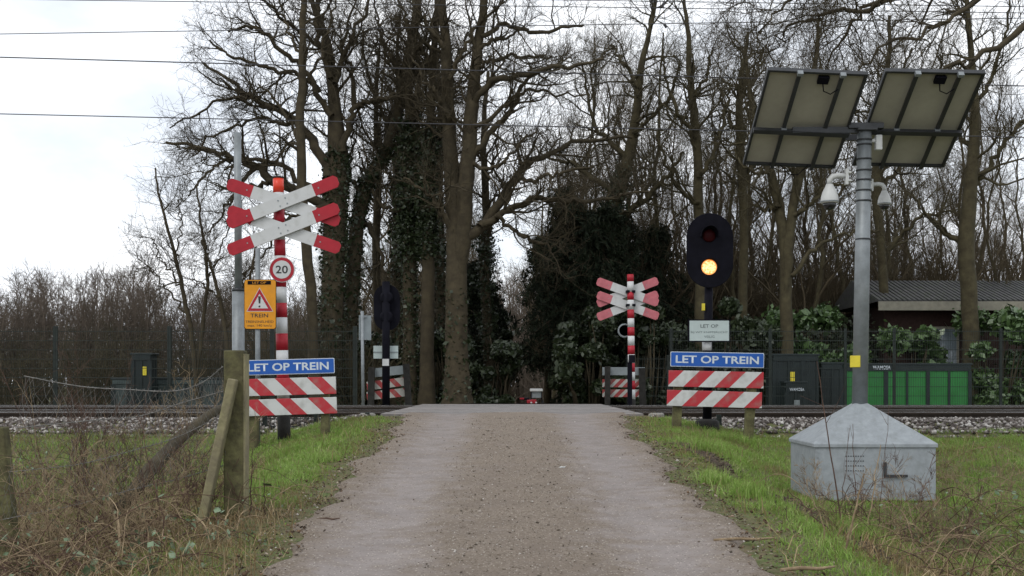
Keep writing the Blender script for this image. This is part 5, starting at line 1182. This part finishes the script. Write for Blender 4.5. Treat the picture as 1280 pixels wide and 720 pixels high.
for i, (p0, p1, Y_, t_) in enumerate(((395, 470, 37, 400), (465, 545, 36, 385), (535, 610, 37, 380), (590, 650, 38, 350), (700, 780, 37, 380), (780, 870, 38, 330), (860, 970, 38, 370))):
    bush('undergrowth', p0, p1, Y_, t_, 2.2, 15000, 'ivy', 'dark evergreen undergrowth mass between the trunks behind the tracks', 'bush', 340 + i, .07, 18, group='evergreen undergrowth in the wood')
# brushwood behind the left fence: twiggy bare shrubs
def twiggy(px, Y, H, seed, label, group, n=26, m='stemdark', sp=.5, th=1):
    g = np.random.default_rng(seed); X = (px - 640) * Y / F; gz = float(ground_z(X, Y)) - .03
    t = empty('bare_shrub', (X, Y, gz), label, 'shrub', group)
    K = 10; P = np.zeros((n, K, 3)); d = nrm(np.stack([g.normal(0, sp, n), g.normal(0, sp, n), np.ones(n)], -1)); ln = H * g.uniform(.6, 1.15, n)
    P[:, 0, :2] = g.normal(0, .12, (n, 2))
    for i in range(1, K):
        d = nrm(d + g.normal(0, .09, (n, 3))); P[:, i] = P[:, i - 1] + d * (ln / (K - 1))[:, None]
    Rr = np.tile(np.linspace(.014, .004, K), (n, 1)) * H / 2 * th
    P2, R2 = kids(P, Rr, 8, .25, 1, H * .28, .4, 6, 38, .14, .15, .6, .008 * th, .004 * th, g, .4); P3, R3 = kids(P2, R2, 4, .2, 1, H * .12, .4, 3, 40, .2, .1, .6, .005 * th, .0035 * th, g, .5)
    v, q = tubes([(P, Rr, 5), (P2, R2, 3), (P3, R3, 3)]); mesh_np('branches', v, quads=q, m=M[m], parent=t)
    return t
for i, px in enumerate((5, 45, 85, 120, 160, 195, 232, 268, 305, 340, 372, 400, 440)):
    twiggy(px, 30 + (i % 3) * 1.6, 2.1 + .5 * ((i * 7) % 5) / 4, 400 + i, 'bare twiggy shrub in the brushwood behind the left mesh fence', 'brushwood behind the left fence', 34, 'bark2')
for i in range(34):
    twiggy(760 + i * 16.5, 39 + (i * 3 % 7), 4.6 + (i * 7 % 5) * .6, 440 + i, 'tall bare shrub filling the woodland floor behind the evergreens', 'tall shrubs on the woodland floor', 58, 'twigwood', .28)
for i in range(13):
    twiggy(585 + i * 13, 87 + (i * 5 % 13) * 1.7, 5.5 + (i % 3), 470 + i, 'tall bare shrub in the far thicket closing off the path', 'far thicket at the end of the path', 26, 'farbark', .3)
for i, px in enumerate((545, 625, 655, 690, 905, 945, 1010, 1060, 1140, 1200, 1250)):
    twiggy(px, 32 + (i % 3), 2.3, 430 + i, 'bare twiggy shrub at the foot of the woodland trees', 'brushwood under the woodland', 26, 'bark2') if px < 600 or px > 800 else None

# ------------------------------------------------------------------ brambles and dead stalks in the foreground
g = np.random.default_rng(55)
for i, (px, Y_, h_) in enumerate(((150, 7.4, .75), (205, 7.9, .8), (60, 7.6, .85), (175, 9.6, 1.1), (235, 9.9, .9), (110, 9.2, 1.1), (20, 9.4, 1.2), (262, 8.6, .55), (215, 11.8, 1.2), (90, 12.0, 1.3), (140, 8.4, .9))):
    twiggy(px, Y_, h_, 600 + i, 'leafless reddish shrub stems standing in the wire fence at left', 'bare stems along the left wire fence', 12, 'stemdark' if i % 2 else 'stem', .34, .5)
for i, (px, Y_, h_) in enumerate(((1040, 8.6, .5), (1090, 8.2, .6), (1130, 8.8, .6), (1180, 9.0, .6), (1235, 10.2, .7))):
    twiggy(px, Y_, h_, 620 + i, 'leafless thin shrub stems before and beside the steel base box', 'bare stems by the steel base box', 8, 'stemdark' if i % 2 else 'stem', .4, .45)
def bramble(x0, x1, y0, y1, n, label, seed, leafn, hmax=.75):
    g = np.random.default_rng(seed); cx, cy = (x0 + x1) / 2, (y0 + y1) / 2; gz = float(ground_z(cx, cy))
    t = empty('bramble', (cx, cy, gz), label, 'bramble')
    K = 14; X = g.uniform(x0, x1, n); Yy = g.uniform(y0, y1, n); P = np.zeros((n, K, 3)); P[:, 0] = np.stack([X, Yy, ground_z(X, Yy) - .01], -1)
    az = g.uniform(0, 6.28, n); el = g.uniform(.5, 2.6, n); d = nrm(np.stack([np.cos(az), np.sin(az), el], -1)); ln = g.uniform(.4, 1.5, n) * hmax * 1.3
    for i in range(1, K):
        d = nrm(d + g.normal(0, .09, (n, 3)) + np.array([0, 0, -.17])); P[:, i] = P[:, i - 1] + d * (ln / (K - 1))[:, None]
    gzl = ground_z(P[:, :, 0], P[:, :, 1]); P[:, :, 2] = np.maximum(P[:, :, 2], gzl + .005)
    P -= np.array([cx, cy, gz]); Rr = np.tile(np.linspace(.0034, .0015, K), (n, 1)) * g.uniform(.6, 1.3, (n, 1))
    P2, R2 = kids(P, Rr, 3, .2, .95, .22, .5, 5, 50, .2, -.05, .6, .003, .0012, g, .4)
    h = n // 2
    v, q = tubes([(P[:h], Rr[:h], 5), (P2[:h * 3], R2[:h * 3], 3)]); mesh_np('stems', v, quads=q, m=M['stemdark'], parent=t)
    v, q = tubes([(P[h:], Rr[h:], 5), (P2[h * 3:], R2[h * 3:], 3)]); mesh_np('dead_stems', v, quads=q, m=M['stem'], parent=t)
    if leafn:
        pi = g.integers(0, n, leafn); ki = g.integers(3, K - 1, leafn); C = P[pi, ki] + g.normal(0, .02, (leafn, 3))
        v, q = leaves(C, .02, g, .62, .2); mesh_np('leaves', v, quads=q, m=M['brambleleaf'], parent=t)
    return t
bramble(-2.6, -1.7, 6.0, 8.4, 190, 'tangle of bramble and dead stems round the foot of the strainer post', 501, 420, .33)
bramble(-4.2, -2.45, 6.2, 9.4, 470, 'dense bramble thicket under the barbed wire at left', 502, 420, .8)
bramble(2.3, 3.6, 6.6, 9.3, 190, 'dry bramble stems in front of the steel base box', 503, 60, .5)
bramble(3.3, 4.8, 8.6, 11.6, 130, 'bramble tangle right of the steel base box', 504, 160, .6)
bramble(-6.0, -3.6, 9.5, 13.5, 200, 'bramble bank beyond the leaning fence post', 505, 300, .7)
def stalk(px0, pyb, px1, pyt, Y, r_, label, seed, m='stem', side=2):
    g = np.random.default_rng(seed); a = W(px0, pyb, Y); b_ = W(px1, pyt, Y + g.uniform(-.15, .15)); gz = float(ground_z(a.x, Y)); a.z = min(a.z, gz) - .01 if a.z < gz + .12 else gz - .01
    t = empty('dead_stalk', a, label, 'dead stalk', 'dead stalks in the foreground')
    K = 10; P = np.array([list((b_ - a) * (i / (K - 1))) for i in range(K)]); P[1:-1] += g.normal(0, .006, (K - 2, 3)); P = P[None]; Rr = np.linspace(r_, r_ * .4, K)[None]
    P2, R2 = kids(P, Rr, side, .3, .9, (b_ - a).length * .35, .4, 6, 38, .08, .1, .5, .004, .0015, g, .4)
    v, q = tubes([(P, Rr, 7), (P2, R2, 4)]); mesh_np('stem', v, quads=q, m=M[m], parent=t)
stalk(1052, 650, 1021, 452, 8.4, .006, 'tall brown forked stalk in front of the base box left face', 1, 'stemdark')
stalk(1070, 640, 1066, 530, 8.6, .004, 'thin dark stalk before the vent holes of the base box', 2, 'stemdark')
stalk(1052, 708, 1080, 592, 6.9, .0085, 'thick snapped stalk nearest the bottom right corner', 3, 'stem', 1)
stalk(1083, 660, 1101, 556, 8.0, .006, 'pale dry stalk before the right part of the base box', 4, 'stem')
stalk(1050, 645, 1062, 535, 8.9, .0035, 'second thin stalk before the vent holes', 5, 'stemdark')
stalk(1095, 600, 1112, 500, 8.6, .003, 'hair thin stalk over the roof of the base box', 6, 'stemdark')
stalk(985, 665, 984, 632, 7.6, .004, 'short dark stub of a stalk on the right verge', 7, 'stemdark', 0)
stalk(1040, 690, 1008, 600, 7.3, .005, 'leaning grey stalk left of the snapped one', 8, 'stem')
stalk(1045, 670, 985, 612, 7.6, .006, 'dark leaning stalk at the left corner of the base box', 9, 'stemdark')
stalk(312, 660, 316, 560, 8.0, .006, 'upright reddish stalk just right of the strainer post', 10, 'stemdark', 1)
stalk(330, 640, 330, 595, 8.0, .005, 'short brown stalk beside the reddish one at the post', 11, 'stemdark', 1)
stalk(192, 720, 180, 640, 6.6, .006, 'pale straw stalk at the bottom left corner', 12, 'stem', 0)
stalk(212, 655, 172, 520, 7.2, .0045, 'long dark stem crossing the wire netting', 13, 'stemdark', 3)
stalk(350, 640, 366, 628, 7.9, .006, 'small pale splinter on the left verge', 14, 'stem', 0)
for i, (px, py, ln, a, Y, lb, r_) in enumerate(((930, 679, .36, .05, 7.0, 'pale bark stripped stick lying across the right road edge', .009), (410, 651, .16, -.4, 7.7, 'dark twig at the left road edge', .006), (1010, 714, .3, .1, 6.2, 'pale stick at the bottom right of the verge', .01), (703, 577, .05, 0, 10.3, 'white scrap on the right wheel track', .008))):
    p = W(px, py, Y); z = float(road_z(Y)) + .02 if abs(p.x) < 1.5 else float(ground_z(p.x, Y)) + .03
    o = MB().tube([(-ln / 2, -.01, 0), (-.1 * ln, .01, .006), (.2 * ln, 0, .002), (ln / 2, .015, .01)], [r_, r_ * 1.1, r_, r_ * .5], 7).build('stick' if i < 3 else 'scrap', M['stem' if i != 1 else 'stemdark'] if i < 3 else M['plastic'], None, (p.x, Y, z), (0, 0, a))
    tag(o, lb, 'stick' if i < 3 else 'litter')
g_ = np.random.default_rng(91)   # tufts of longer grass
a, b = [], []
for (cx, cy, n, s) in ((1.75, 8.9, 500, .10), (1.62, 9.6, 300, .08), (2.0, 12.2, 400, .12), (2.75, 14.0, 400, .1), (-1.95, 9.2, 400, .1), (2.3, 8.0, 300, .1), (-2.3, 12.5, 300, .12), (2.5, 13.9, 260, .06), (-1.75, 11.0, 260, .08)):
    a.append(g_.normal(cx, s, n)); b.append(g_.normal(cy, s, n))
a = np.concatenate(a); b = np.concatenate(b)
blades('grass', np.stack([a, b, ground_z(a, b) - .005], -1), g_.uniform(.07, .17, len(a)), g_.uniform(.003, .006, len(a)), M['grass'], 92, .6, np.clip(g_.normal(.62, .2, len(a)), 0, 1), label='taller tufts of green grass standing out of the verges')
